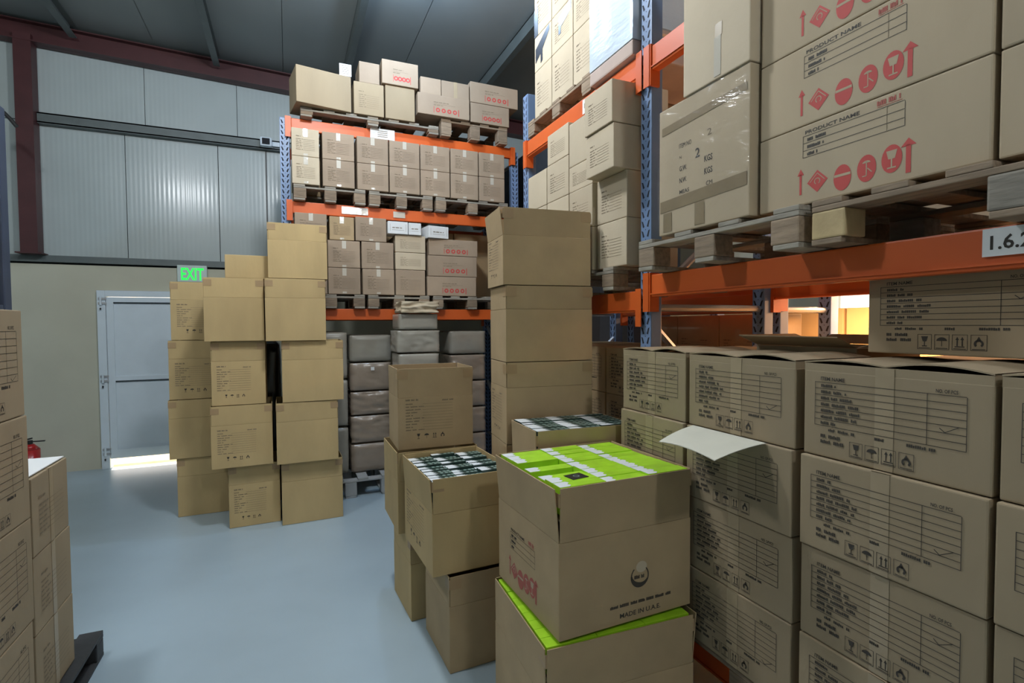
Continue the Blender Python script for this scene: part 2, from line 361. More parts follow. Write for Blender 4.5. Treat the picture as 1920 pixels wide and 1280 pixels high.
def braces(parent, p0, p1, zs):
    # horizontal struts and diagonals between the two posts of one frame
    for i, (za, zb) in enumerate(zs):
        b = MB(); b.tube((*p0, za), (*p1, zb), .019, ZINC, 8); b.obj('brace', parent)

# main right-hand rack, two bays
XR = 1.70; XB = 2.50
rk = empty('pallet_rack', (XR, 2.19, 0)); tag(rk, 'blue and orange pallet rack running along the right side of the aisle', 'pallet rack')
def rel(o, root):
    for c in [o]: pass
def rack_children_fix(root):
    bpy.context.view_layer.update()
    for c in root.children: c.location = Vector(c.location)-Vector(root.location)
for y in (-.75, 2.19, 3.655):
    for x in (XR, XB): upright(rk, x+.0, y, 3.45)
    braces(rk, (XR+.04, y), (XB+.04, y), [(.3, .3), (.3, .95), (.95, .3+.65*2), (1.78, 1.78), (1.70, .95), (1.82, 2.5), (2.5, 3.2), (3.2, 3.2)])
for z0, z1, e0, e1 in ((.15, .27, .15, .27), (1.833, 1.945, 1.757, 1.87), (2.962, 3.08, 2.962, 3.08)):
    for x in (XR-.012, XB+.06): beam_y(rk, x, -.70, 2.142, z0, z1)
    for x in (XR-.012, XB+.06): beam_y(rk, x, 2.238, 3.607, e0, e1)
b = MB(); b.box(XR-.0195, XR-.0185, .47, .766, 1.868, 1.94, PAPER); b.setframe((XR-.0195, .766, 1.868), (0, -1, 0), (0, 0, 1), (-1, 0, 0)); b.text('1.6.2', .008, .018, .036, INK, bold=True, width=.092); b.obj('location_label', rk)
b = MB(); b.box(XR-.0195, XR-.0185, 2.70, 2.78, 2.98, 3.065, PAPER); b.setframe((XR-.0195, 2.78, 2.98), (0, -1, 0), (0, 0, 1), (-1, 0, 0)); b.r(.02, .03, .06, .06, INKF); b.obj('location_label', rk)
rack_children_fix(rk)
# second rack, back to back with the first
X2 = 2.64
r2 = empty('pallet_rack', (X2, 2.0, 0)); tag(r2, 'second pallet rack standing back to back behind the right-hand rack', 'pallet rack')
for x, y in ((X2, 2.20), (X2, 3.6), (3.08, 2.20), (3.08, 3.12), (X2, -.7), (3.08, -.7)): upright(r2, x, y, 3.3)
braces(r2, (X2+.04, 2.20), (3.12, 2.20), [(1.775, 1.775), (1.69, .95), (.95, .95), (2.5, 2.5)])
for z0, z1 in ((1.84, 1.95), (2.88, 3.0)):
    beam_y(r2, X2-.012, -.66, 2.15, z0, z1); beam_y(r2, X2-.012, 2.25, 3.55, z0, z1)
rack_children_fix(r2)
# back rack
YB = 5.36
r3 = empty('pallet_rack', (0, YB, 0)); tag(r3, 'pallet rack across the back with orange beams, standing before the wall', 'pallet rack')
for x in (.0, 2.36):
    for y in (YB, YB+.9): upright(r3, x, y, 3.652 if x < 1 else 3.62, '-Y')
    braces(r3, (x, YB+.05), (x, YB+.95), [(.3, .3), (.3, 1.0), (1.0, .3+1.4), (1.75, 1.75), (1.75, 2.5), (2.5, 3.2), (3.5, 3.5)])
for z0, z1 in ((1.75, 1.86), (2.765, 2.875), (3.545, 3.652)):
    for y in (YB-.012, YB+.93): beam_x(r3, y, .045, 2.315, z0, z1)
b = MB(); b.box(.78, 1.02, YB-.04, YB-.037, 3.555, 3.655, PAPER); b.setframe((.78, YB-.04, 3.555), (1, 0, 0), (0, 0, 1), (0, -1, 0))
for j in range(4): b.r(.07, .02+j*.018, .17, .027+j*.018, INKF)
b.obj('notice_card', r3)
b = MB(); b.box(.50, .75, YB-.0205, YB-.0195, 2.79, 2.86, TAPEC); b.box(1.0, 1.12, YB-.0205, YB-.0195, 2.79, 2.85, TAPEC); b.obj('tape_remnant', r3)
rack_children_fix(r3)
# left rack
r4 = empty('pallet_rack', (-1.6, 3.0, 0)); tag(r4, 'shadowy pallet rack at the left edge behind the left carton stack', 'pallet rack')
def mirror_beam(x, y0, y1, z0, z1, m=MAROON):
    b = MB(); b.box(x, x+.045, y0, y1, z0, z1, m, bev=.005); b.obj('beam', r4)
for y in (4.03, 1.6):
    for x in (-1.60, -2.4): upright(r4, x, y, 3.0, BLUE=BLUE_SHADE)
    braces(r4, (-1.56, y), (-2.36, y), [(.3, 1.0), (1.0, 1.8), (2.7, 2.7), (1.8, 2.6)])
for z0, z1 in ((1.72, 1.83), (2.52, 2.62)): mirror_beam(-1.575, 1.66, 3.97, z0, z1, BLUE_SHADE); mirror_beam(-2.375, 1.66, 3.97, z0, z1, BLUE_SHADE)
rack_children_fix(r4)
b = MB(); pts = [Vector((-2.62+.045*i, 6.6, 3.86-.012*i-.006*i*i)) for i in range(6)]
for i in range(5): b.tube(pts[i], pts[i+1], .018, BLACK, 8)
#@@HOSE
tag(b.obj('hanging_cable'), 'dark sagging cable at the upper left beside the column', 'cable')

# ------------------------------------------------------------------ pallets
PM = {}
def pallet_meshes(w, d, h, wood, blockm):
    k = (w, d, h, wood.name, blockm.name)
    if k in PM: return PM[k]
    t = .018; n = max(3, int(w/.17)); bw = .10
    def one(name, *a):
        q = MB(); q.box(*a); return q.mesh(name)
    dk = MB(); dk.box(-bw/2, bw/2, -d/2, d/2, 0, t, wood, bev=.003); deck = dk.mesh('deck_board')
    sb = MB(); sb.box(-w/2, w/2, -bw/2, bw/2, 0, t-.0005, wood, bev=.003)
    bl = MB(); bl.box(-.055, .055, -bw/2, bw/2, 0, h-3*t-.001, blockm, bev=.006)
    bt = MB(); bt.box(-.05, .05, -d/2, d/2, 0, t, wood, bev=.003)
    PM[k] = (deck, sb.mesh('stringer_board'), bl.mesh('block'), bt.mesh('bottom_board'), t, bw, n); return PM[k]
def pallet(cx, cy, z, w, d, h, rot, label, wood=WOOD, blockm=WOOD, group=None):
    a, s, bl, bt, t, bw, n = pallet_meshes(w, d, h, wood, blockm)
    r = empty('wooden_pallet' if wood is not PLAST else 'plastic_pallet', (cx, cy, z), R(rot)); tag(r, label, 'pallet', group)
    for i in range(n): inst('deck_board', a, r, (-w/2+bw/2+(w-bw)*i/(n-1), 0, h-t))
    for y in (-d/2+bw/2, 0, d/2-bw/2):
        inst('stringer_board', s, r, (0, y, h-2*t))
        for x in (-w/2+.055, 0, w/2-.055): inst('block', bl, r, (x, y, t+.0005))
    for x in (-w/2+.05, 0, w/2-.05): inst('bottom_board', bt, r, (x, 0, 0))
    return r

# ------------------------------------------------------------------ prints
def words(b, u, v, L, h, m, seed=0):
    rnd = random.Random(seed); x = u
    while x < u+L-.004:
        w = min(rnd.uniform(.02, .05), u+L-x)
        # a word of small letter strokes
        n = max(1, int(w/.0052))
        for i in range(n):
            a = x+i*.0052; hh = h*rnd.choice((1, 1, .8)); b.r(a, v, a+.0042, v+hh, m)
        x += w+.005
def icon_row(b, u, v, s, m, boxed=True, gap=.1):
    for i in range(4):
        x = u+i*s*(1+gap); c = x+s/2
        if boxed:
            for a in ((x, v, x+s, v+.0012), (x, v+s*1.15, x+s, v+s*1.15+.0012), (x, v, x+.0012, v+s*1.15), (x+s-.0012, v, x+s, v+s*1.15)): b.r(*a, m)
            b.r(x+s*.1, v+s*.08, x+s*.9, v+s*.13, m)
        y = v+s*.22; k = s*.8
        if i == 0:
            b.poly([(c-k*.3, y+k), (c-k*.16, y+k*.5), (c+k*.16, y+k*.5), (c+k*.3, y+k)], m); b.r(c-k*.04, y+k*.08, c+k*.04, y+k*.5, m); b.r(c-k*.22, y, c+k*.22, y+k*.09, m)
        elif i == 1:
            b.disc(c, y+k*.58, k*.45, k*.35, m, 12, 0, 180); b.r(c-k*.03, y+k*.05, c+k*.03, y+k*.6, m)
        elif i == 2:
            for sx in (-1, 1):
                cx = c+sx*k*.2; b.r(cx-k*.05, y+k*.12, cx+k*.05, y+k*.75, m); b.poly([(cx-k*.15, y+k*.7), (cx+k*.15, y+k*.7), (cx, y+k)], m)
            b.r(c-k*.4, y, c+k*.4, y+k*.09, m)
        else:
            for a0 in range(0, 360, 30):
                pass
            b.ring(c, y+k*.38, k*.2, k*.38, m, -50, 230, 14); b.poly([(c-k*.22, y+k*.62), (c+k*.22, y+k*.62), (c, y+k*1.05)], m)
def form(b, w, h, var=0, ink=INK):
    t = .0016; u0, u1 = .078*w, .892*w; v1, v0 = .80*h, .335*h; rows = 7
    for i in range(rows+1):
        v = v0+(v1-v0)*i/rows; b.r(u0, v, u1, v+t, ink)
        if i < rows: words(b, u0+.02, v+h*.018, (.05, .11, .12, .125, .105, .08, .05)[i], h*.03, INKF if ink is INKF else INK, i+var)
    for u in (u0, u1, .715*w): b.r(u, v0, u+t, v1, ink)
    b.text('ITEM NAME', .115*w, v1+h*.025, h*.038, ink, width=.155*w, bold=True)
    b.text('NO. OF PCS', .755*w, v1+h*.02, h*.032, ink, width=.10*w, bold=True)
    words(b, .17*w, v0-h*.05, .17*w, h*.028, ink, 21); words(b, .45*w, v0-h*.05, .06*w, h*.028, ink, 22); words(b, .62*w, v0-h*.05, .15*w, h*.028, ink, 23)
    for j in range(2): words(b, .12*w, h*(.15+.06*j), .15*w, h*.035, ink, 30+j)
    icon_row(b, .305*w, h*.065, .078*w, ink, True, .18)
    r = (3, 1, 0, 4, 2)[var % 5]; cv = v0+(v1-v0)*(r+.3)/rows; cu = .80*w
    b.line(cu-.012, cv+.006, cu, cv-.004, .002, ink); b.line(cu, cv-.004, cu+.03, cv+.014, .0018, ink)
def product(b, w, h, var=0):
    b.text('PRODUCT NAME', .262*w, .885*h, .045*h, INK, width=.265*w, bold=True)
    for i, v in enumerate((.86, .77, .675, .59)): b.r(.252*w, v*h, .71*w, v*h+.0016, INK)
    for u in (.252, .71, .64): b.r(u*w, .59*h, u*w+.0014, .86*h, INKF if u == .64 else INK)
    words(b, .275*w, .79*h, .10*w, .04*h, INK, 1); words(b, .275*w, .70*h, .085*w, .04*h, INK, 2); words(b, .275*w, .61*h, .06*w, .04*h, INK, 3)
    words(b, .60*w, .90*h, .095*w, .055*h, REDF, 4); b.r(.60*w, .882*h, .70*w, .888*h, REDF)
    def arrow(u, v0, v1, t, hw): b.r(u-t/2, v0, u+t/2, v1-.018, RED); b.poly([(u-hw, v1-.022), (u+hw, v1-.022), (u, v1)], RED)
    arrow(.242*w, .13*h, .46*h, .008, .012)
    cu, cv = .33*w, .255*h; rr = .036
    b.poly([(cu-rr, cv), (cu, cv-rr), (cu+rr, cv), (cu, cv+rr)], RED)
    b.e = .0004; b.ring(cu, cv+.0, .008, .011, K_MID, -60, 240, 10); b.line(cu-rr*.72, cv, cu, cv+rr*.72, .0025, K_MID); b.line(cu, cv+rr*.72, cu+rr*.72, cv, .0025, K_MID); b.e = 0
    for i, u in enumerate((.452, .56, .663)):
        cu, cv = u*w, (.215+.03*i)*h; b.disc(cu, cv, .028, .04, RED, 24); b.e = .0004
        if i == 0: b.r(cu-.026, cv+.004, cu+.026, cv+.012, K_MID)
        elif i == 1: b.disc(cu, cv+.016, .012, .007, K_MID, 10, 0, 180); b.r(cu-.0015, cv-.022, cu+.0015, cv+.02, K_MID); b.line(cu-.012, cv-.022, cu, cv-.022, .003, K_MID); b.line(cu+.003, cv, cu+.016, cv-.014, .003, K_MID)
        else: b.poly([(cu-.015, cv+.024), (cu-.009, cv), (cu+.009, cv), (cu+.015, cv+.024)], K_MID); b.r(cu-.002, cv-.024, cu+.002, cv, K_MID); b.r(cu-.012, cv-.027, cu+.012, cv-.023, K_MID)
        b.e = 0
    arrow(.727*w, .08*h, .45*h, .013, .02)
def product_side(b, w, h, var=0):
    global RED
    o = b.frame; b.frame = (o[0]+o[2]*.025, *o[1:]); keep = RED; RED = REDF; product(b, w*.92, h*.47, var); RED = keep
def smallprint(b, w, h, var=0, ink=INKF):
    for i in range(7): words(b, .16*w, h*(.60-.062*i), w*(.20 if i % 2 else .26), h*.022, ink, i+var); b.r(.42*w, h*(.60-.062*i), .84*w, h*(.60-.062*i)+.0016, ink)
    words(b, .16*w, .70*h, .18*w, h*.028, ink, 9)
def faint(b, w, h, var=0):
    ink = INKF; words(b, .10*w, .60*h, .17*w, h*.02, ink, 4); words(b, .58*w, .585*h, .16*w, h*.018, ink, 5)
    for i in range(10): words(b, .10*w, h*(.555-.036*i), w*(.10+.05*((i*3) % 4)), h*.013, ink, i); b.r(.32*w, h*(.555-.036*i), .72*w, h*(.555-.036*i)+.0015, ink)
    icon_row(b, .22*w, h*.105, .085*w, INK, False, .25)
def rednote(b, w, h, var=0):
    b.r(.30*w, .55*h, .72*w, .55*h+.002, INKF); words(b, .30*w, .62*h, .30*w, .04*h, INKF, 2); words(b, .30*w, .48*h, .2*w, .04*h, INKF, 3)
    b.r(.30*w, .12*h, .31*w, .42*h, RED)
    for i in range(4): b.ring((.38+.11*i)*w, .27*h, .010, .023, RED, n=10)
    b.r(.775*w, .10*h, .79*w, .42*h, RED)
def itemno(b, w, h, var=0):
    b.text('ITEM NO', .255*w, .64*h, .036*h, INK, width=.15*w); b.text('2', .45*w, .52*h, .07*h, INK, bold=True); b.text('2', .58*w, .645*h, .05*h, INKF, width=.05*w)
    b.text('N', .262*w, .56*h, .022*h, INK)
    for v, t in ((.465, 'G.W.'), (.375, 'N.W.')): b.text(t, .262*w, v*h, .038*h, INK, width=.09*w, bold=True); b.text('KGS', .55*w, v*h, .044*h, INK, width=.09*w, bold=True)
    b.text('MEAS', .262*w, .29*h, .03*h, INK, width=.12*w, bold=True); b.text('CM', .57*w, .29*h, .032*h, INK, width=.07*w)
def logo(b, w, h, var=0):
    cu, cv = .585*w, .30*h; n = 30
    for j in range(n):
        a, c = 130+330*j/n, 130+330*(j+1)/n
        if 40 < (a % 360) < 110: continue
        ta = .020*(.25+.75*max(0, math.cos(R(a-250)))); r1 = .043
        b.poly([(cu+(r1-ta)*math.cos(R(a)), cv+(r1-ta)*math.sin(R(a))), (cu+r1*math.cos(R(a)), cv+r1*math.sin(R(a))), (cu+r1*math.cos(R(c)), cv+r1*math.sin(R(c))), (cu+(r1-ta)*math.cos(R(c)), cv+(r1-ta)*math.sin(R(c)))], INK)
    words(b, cu-.026, cv-.008, .05, .014, INK, 8); b.disc(cu+.008, cv+.036, .026, .022, K_PALE, 14)
    words(b, .36*w, .115*h, .48*w, .012, INK, 5)
    b.text('MADE IN U.A.E.', .43*w, .04*h, .018, INK, width=.32*w, bold=True)
def banner_none(b, w, h, var=0): pass

# ------------------------------------------------------------------ cartons
CM = {}
TILT = {(46, 'left'): 5, (30, 'left'): 7, (45, 'right'): 5, (44, 'left'): 4}
def frames(w, d, h):
    return {'F': ((-w/2, -d/2, 0), (1, 0, 0), (0, 0, 1), (0, -1, 0), w), 'L': ((-w/2, d/2, 0), (0, -1, 0), (0, 0, 1), (-1, 0, 0), d),
            'R': ((w/2, -d/2, 0), (0, 1, 0), (0, 0, 1), (1, 0, 0), d)}
def carton_meshes(w, d, h, m, prints, tape, style, var):
    """style: closed / domed / tall (raised flaps) / opened (raised flaps, hollow)"""
    key = (w, d, h, m.name, tuple((k, p.__name__) for k, p in prints), tape, style, var)
    if key in CM: return CM[key]
    b = MB(); parts = []; t = .005
    if style in ('closed',):
        b.box(-w/2, w/2, -d/2, d/2, 0, h, m, bev=.005)
        b.setframe((-w/2, -d/2, h), (1, 0, 0), (0, 1, 0), (0, 0, 1)); b.r(w/2-.0012, .004, w/2+.0012, d-.004, SLIT)
    elif style == 'domed':
        b.box(-w/2, w/2, -d/2, d/2, 0, h-.02, m, bev=.005)
        for a in ((-w/2+.001, w/2-.001, -d/2+.0005, -d/2+t), (-w/2+.001, w/2-.001, d/2-t, d/2-.0005), (-w/2+.0005, -w/2+t, -d/2+.001, d/2-.001), (w/2-t, w/2-.0005, -d/2+.001, d/2-.001)): b.box(*a, h-.026, h, m)
        b.box(-w/2+.006, w/2-.006, -d/2+.006, d/2-.006, h-.0198, h-.019, SLIT)
        for s in (-1, 1):
            fl = MB(); n = 12; top = []; bot = []
            for i in range(n+1):
                q = i/n; x = s*(w/2)*(1-q); z = h+.001+.014*math.sin(math.pi*q)*(1 if s > 0 else .65)
                for arr, dz in ((top, .004), (bot, 0)): arr.append((x, z+dz))
            for i in range(n):
                (xa, za), (xb, zb) = top[i], top[i+1]; (xc, zc), (xd, zd) = bot[i], bot[i+1]
                y0, y1 = -d/2, d/2
                fl.face([(xa, y0, za), (xb, y0, zb), (xb, y1, zb), (xa, y1, za)], m); fl.face([(xc, y0, zc), (xc, y1, zc), (xd, y1, zd), (xd, y0, zd)], INSIDE)
                fl.face([(xa, y0, za), (xc, y0, zc), (xd, y0, zd), (xb, y0, zb)], m); fl.face([(xa, y1, za), (xb, y1, zb), (xd, y1, zd), (xc, y1, zc)], m)
            parts.append(('top_flap', fl.mesh('top_flap')))
    else:
        hb = h*(.69 if style == 'tall' else .64) if style != 'opened_low' else h-.02
        b.box(-w/2, w/2, -d/2, -d/2+t, 0, hb, m, bev=.0015); b.box(-w/2, w/2, d/2-t, d/2, 0, hb, m)
        b.box(-w/2, -w/2+t, -d/2+t, d/2-t, 0, hb, m); b.box(w/2-t, w/2, -d/2+t, d/2-t, 0, hb, m)
        b.box(-w/2+t, w/2-t, -d/2+t, d/2-t, 0, .006, INSIDE)
        rnd = random.Random(var+int(w*1000))
        for nm, (L, ang, tr) in {'front': (w, 0, (0, -d/2)), 'back': (w, 180, (0, d/2)), 'left': (d, -90, (-w/2, 0)), 'right': (d, 90, (w/2, 0))}.items():
            fl = MB(); tilt = rnd.uniform(.3, 1.6) if style == 'opened' else (rnd.uniform(.0, .7) if style == 'tall' else rnd.uniform(68, 80))
            tilt = TILT.get((var, nm), tilt)
            Mx = Matrix.Translation((*tr, hb+.0012)) @ Matrix.Rotation(R(ang), 4, 'Z') @ Matrix.Rotation(R(tilt), 4, 'X')
            fh = h-hb-.002 if style != 'opened_low' else .112; g = .003+rnd.uniform(0, .003)
            fl.box(-L/2+g, L/2-g, 0.0, t*.9, 0, fh, m, Mx, bev=.0012)
            parts.append(('flap', fl.mesh('flap')))
        # corner tape that holds the flaps up
        for sx in (-1, 1):
            ct = MB()
            zc = h*(.93 if style == 'tall' else .93)
            x0, x1 = sorted((sx*(w/2+.0006), sx*(w/2-.06))); ct.box(x0, x1, -d/2-.0022, -d/2-.0012, zc-.03, zc+.02, PATCH)
            x0, x1 = sorted((sx*(w/2+.0016), sx*(w/2+.0006))); ct.box(x0, x1, -d/2-.0022, -d/2+.06, zc-.03, zc+.02, PATCH)
            if style != 'opened_low': parts.append(('corner_tape', ct.mesh('corner_tape')))
    Fr = frames(w, d, h)
    for k, p in prints:
        o, u, v, n, L = Fr[k]; b.setframe(o, u, v, n, .0022 if tape else .0007); p(b, L, h, var)
    if tape:
        tm = TAPE if tape[0] == 'b' else TAPEC; tw = .05 if w > .4 else .038; c = 0; y = -d/2-.0014
        for za, zb in (((.0, 1),) if tape == 'b' else ((.02, .10), (.70, 1))):
            tp = MB(); tp.box(c-tw/2, c+tw/2, y, y+.0006, h*za+.002, h*zb-.001*zb, tm)
            if style == 'closed' and zb == 1: tp.box(c-tw/2, c+tw/2, y, d/2, h+.0009, h+.0014, tm)
            parts.append(('packing_tape', tp.mesh('packing_tape')))
    CM[key] = (b.mesh('cardboard_carton'), parts); return CM[key]
NCOUNT = {}
def carton(w, d, h, fx, fy, z, rot, label, m=K_TAN, prints=(), tape='', style='closed', var=0, group=None, name='cardboard_carton', jit=.6, cat='cardboard box', tilt=None):
    """(fx, fy) is the middle of the front face at floor level; rot 0 faces -Y, -90 faces -X, 90 faces +X"""
    me, parts = carton_meshes(w, d, h, m, tuple(prints), tape, style, var)
    a = R(rot+random.uniform(-jit, jit)); fd = Vector((math.sin(a), -math.cos(a)))
    o = inst(name, me, None, (fx-fd.x*d/2, fy-fd.y*d/2, z), (0, 0, a))
    tag(o, label, cat, group)
    for n, pm in parts: inst(n, pm, o)
    return o
ORD = ['bottom', 'second from the bottom', 'third from the bottom', 'fourth from the bottom', 'fifth from the bottom']
G = .0025
LOW = 'printed beige carton'
# ---- right-hand ground stack: four columns of four (front faces X = 1.5)
ZB = .415; HR = .29
COLN = ['in the nearest full column of the right stack', 'in the middle column of the right stack', 'in the farthest column of the right stack', 'in the column at the right photo edge']
COLR = ['behind the nearest full right column', 'behind the middle right column', 'behind the farthest right column']
cols = [(.90, .486), (1.417, .486), (1.903, .44), (.402, .486)]
RN = ['bottom', 'second from the bottom', 'third from the bottom', 'topmost']
for ci, (cy, w) in enumerate(cols):
    for r in range(4):
        carton(w, .38, HR-.003, 1.50+(.0, .004, -.003, .01)[r]+(0.0 if ci != 2 else .003), cy, ZB+r*HR, -90, f'beige form-printed carton, {RN[r]} {COLN[ci]}', K_GREY, (('F', form),), 'b', 'domed' if r == 3 else 'closed', (ci*2+r*3) % 5, 'form-printed cartons stacked on the right', jit=.3)
for ci, (cy, w) in enumerate(cols[:3]):
    for r in range(4):
        if ci == 1 and r == 3: continue
        carton(w, .38, HR-.003, 1.90, cy, ZB+r*HR, -90, f'beige rear-row carton, {RN[r]} {COLR[ci]}', K_GREY, (), '', 'closed', 0, 'rear row of cartons on the right', jit=.2)
# the rear carton left open, its flaps spread
o = carton(.44, .38, .338, 1.90, 1.45, ZB+3*HR, -90, 'open carton with spread flaps behind the top of the right stack', K_GREY, (), '', 'opened_low', 0, None, name='open_carton', jit=0)
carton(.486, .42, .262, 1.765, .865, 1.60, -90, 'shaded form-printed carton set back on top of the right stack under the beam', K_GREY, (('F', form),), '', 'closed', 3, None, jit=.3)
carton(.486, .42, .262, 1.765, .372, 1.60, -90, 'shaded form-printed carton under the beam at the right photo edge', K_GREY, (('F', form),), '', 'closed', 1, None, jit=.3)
pallet(2.0, 1.40, .272, 1.45, .95, .14, -90, 'wooden pallet under the far half of the right carton stack', WOOD)
pallet(2.0, .40, .272, .52, .95, .14, -90, 'wooden pallet under the near end of the right carton stack', WOOD)
# pale sheet poking out of the stack
b = MB(); n = 8; P = lambda u, v: Vector((1.497-.19*v-.02*u*v, 1.62-.35*u-.02*v+.045*v*u, 1.287-.028*v*v-.016*v+.012*math.sin(u*3)*v))
for i in range(n):
    for j in range(n):
        q = [P((i+a)/n, (j+c)/n) for a, c in ((0, 0), (1, 0), (1, 1), (0, 1))]
        b.face(q[::-1], SHEET); b.face([p-Vector((0, 0, .0018)) for p in q], SHEET)
tag(b.obj('cardboard_sheet', None, True), 'pale sheet of card poking out between two cartons of the right stack', 'card sheet')
# ---- right-hand rack, near bay, level one
pallet(2.00, 1.625, 1.948, .85, .9, .142, -90, 'worn wooden pallet under the film-wrapped carton', WOODG)
fp = pallet(2.02, .655, 1.948, 1.03, .9, .142, -90, 'wooden pallet with one fresh yellow block under the red-marked cartons', WOOD, WOODG)
fresh = MB(); fresh.box(-.055, .055, -.05, .05, 0, .142-3*.018-.001, WOODY, bev=.006); fresh = fresh.mesh('block')
for ch in fp.children:
    if ch.name.startswith('block') and ch.location.x < -.3 and ch.location.y < -.3: ch.data = fresh; ch['label'] = 'fresh yellow block'
w1 = carton(.502, .42, .555, 1.56, 1.662, 2.094, -90, 'worn film-wrapped carton marked ITEM NO on the right rack beside the blue post', K_MID, (('F', itemno),), '', 'closed', 0, None, jit=0)
b = MB(); b.setframe((-.251, -.21, 0), (1, 0, 0), (0, 0, 1), (0, -1, 0)); b.e = .001
b.poly([(.01, .10), (.492, .115), (.492, .165), (.01, .15)], TAPEK); b.r(.225, .012, .28, .105, TAPEK); b.poly([(.02, .44), (.49, .46), (.49, .49), (.02, .475)], TAPEK); b.r(.03, .012, .085, .095, TAPEK); b.obj('packing_tape', w1)
b = MB(); nn = 14; rnd = random.Random(3)
def film_face(b, o, u, v, nrm, U, V):
    o, u, v, nrm = map(Vector, (o, u, v, nrm))
    for i in range(nn):
        for j in range(nn):
            q = []
            for a, c in ((i, j), (i+1, j), (i+1, j+1), (i, j+1)):
                e = 0 if a in (0, nn) or c in (0, nn) else 1
                p = o+u*U*a/nn+v*V*c/nn; q.append(p+nrm*(.002+.007*e*abs(noise.noise(p*9+Vector((5, 1, 2)))+.1)))
            b.face(q, FILM)
film_face(b, (-.2545, -.214, .002), (1, 0, 0), (0, 0, 1), (0, -1, 0), .509, .551)
film_face(b, (.2545, -.214, .002), (0, 1, 0), (0, 0, 1), (1, 0, 0), .42, .551)
film_face(b, (-.2545, .206, .002), (0, -1, 0), (0, 0, 1), (-1, 0, 0), .42, .551)
b.obj('stretch_film', w1, True)
t = carton(.345, .12, .78, 1.553, 1.58, 2.652, -90, 'tall pale plain carton standing upright on the film-wrapped carton', K_PALE, (), '', 'closed', 0, None, jit=0)
b = MB(); b.box(.0, .035, -.0615, -.0605, 0.01, .16, TAPEC); b.box(.005, .04, -.0615, -.0605, .16, .21, TAPE); b.obj('packing_tape', t)
for r in range(3):
    carton(.684, .42, .2615, 1.60, 1.0575, 2.094+.03+r*.2640-.028, -90, f'wide PRODUCT NAME carton with red handling marks, {["bottom", "middle", "top"][r]} of three on the right rack', K_MID, (('F', product),), '', 'closed', r, 'PRODUCT NAME cartons on the right rack', jit=.2)
for r in range(3):
    carton(.684, .42, .2615, 1.605, .362, 2.096+r*.2645, -90, f'plain carton cut by the right photo edge, {["bottom", "middle", "top"][r]} of three beside the red-marked cartons', K_MID, (), '', 'closed', r, 'plain cartons at the right edge of the rack', jit=.2)
# ---- right-hand rack, far bay, level one
pallet(2.02, 2.93, 1.882, 1.16, .82, .125, -90, 'wooden pallet under the small cartons in the far bay of the right rack', WOODG)
XB2 = 1.615
def bay(y0, y1, z0, z1, label, m=K_PALE, pr=(('F', smallprint),), X=XB2, tape='', d=.34, **k):
    carton(y1-y0-.004, d, z1-z0-.002, X, (y0+y1)/2, z0, -90, label, m, pr, tape, 'closed', k.get('var', 0), 'small cartons in the far bay of the right rack', jit=.4)
lv = [2.009, 2.26, 2.507, 2.752]
s_ = XB2/1.55
for r in range(3): bay(3.135, 3.43, lv[r], lv[r+1], f'yellowish plain carton, {["bottom", "middle", "top"][r]} of the far column in the far bay', K_PALE, ())
for r in range(3): bay(2.838, 3.130, lv[r], lv[r+1], f'pale printed carton, {["bottom", "second", "third"][r]} in the second column of the far bay', K_PALE)
bay(2.838, 3.125, 2.752, 2.952, 'pale printed carton topping the second column in the far bay', K_PALE)
for r in range(2): bay(2.565, 2.832, lv[r], lv[r+1], f'pale printed carton, {["bottom", "second"][r]} in the third column of the far bay', K_PALE)
bay(2.565, 2.832, 2.505, 2.66, 'low pale carton, third up in the third column of the far bay', K_PALE)
bay(2.565, 2.832, 2.66, 2.925, 'blank greenish-white carton topping the third column of the far bay', K_PALE, ())
for r in range(2): bay(2.262, 2.545, lv[r], lv[r+1], f'pale lined carton, {["bottom", "second"][r]} in the column beside the blue post in the far bay', K_PALE, X=1.635)
bay(2.257, 2.53, 2.507, 2.735, 'protruding lined carton, lower of two overhanging beside the blue post', K_PALE, X=1.55, d=.36)
bay(2.257, 2.53, 2.7375, 2.955, 'protruding lined carton with a peeled label, upper of two beside the blue post', K_PALE, X=1.54, d=.36)
# ---- right-hand rack, far bay, floor level
pallet(2.18, 2.925, .272, 1.25, .7, .14, -90, 'wooden pallet on the lowest beams of the far bay behind the centre tower', WOOD)
for c in range(3):
    for r in range(4):
        carton(.425, .6, .284, 1.80, 2.49+.435*c, .414+.286*r, -90, f'brown form-printed carton low in the far bay, {RN[r]}, {["nearest", "middle", "farthest"][c]} column', K_BROWN, (('F', form),), '', 'closed', (r+c) % 5, 'brown form-printed cartons low in the far bay', jit=.3)
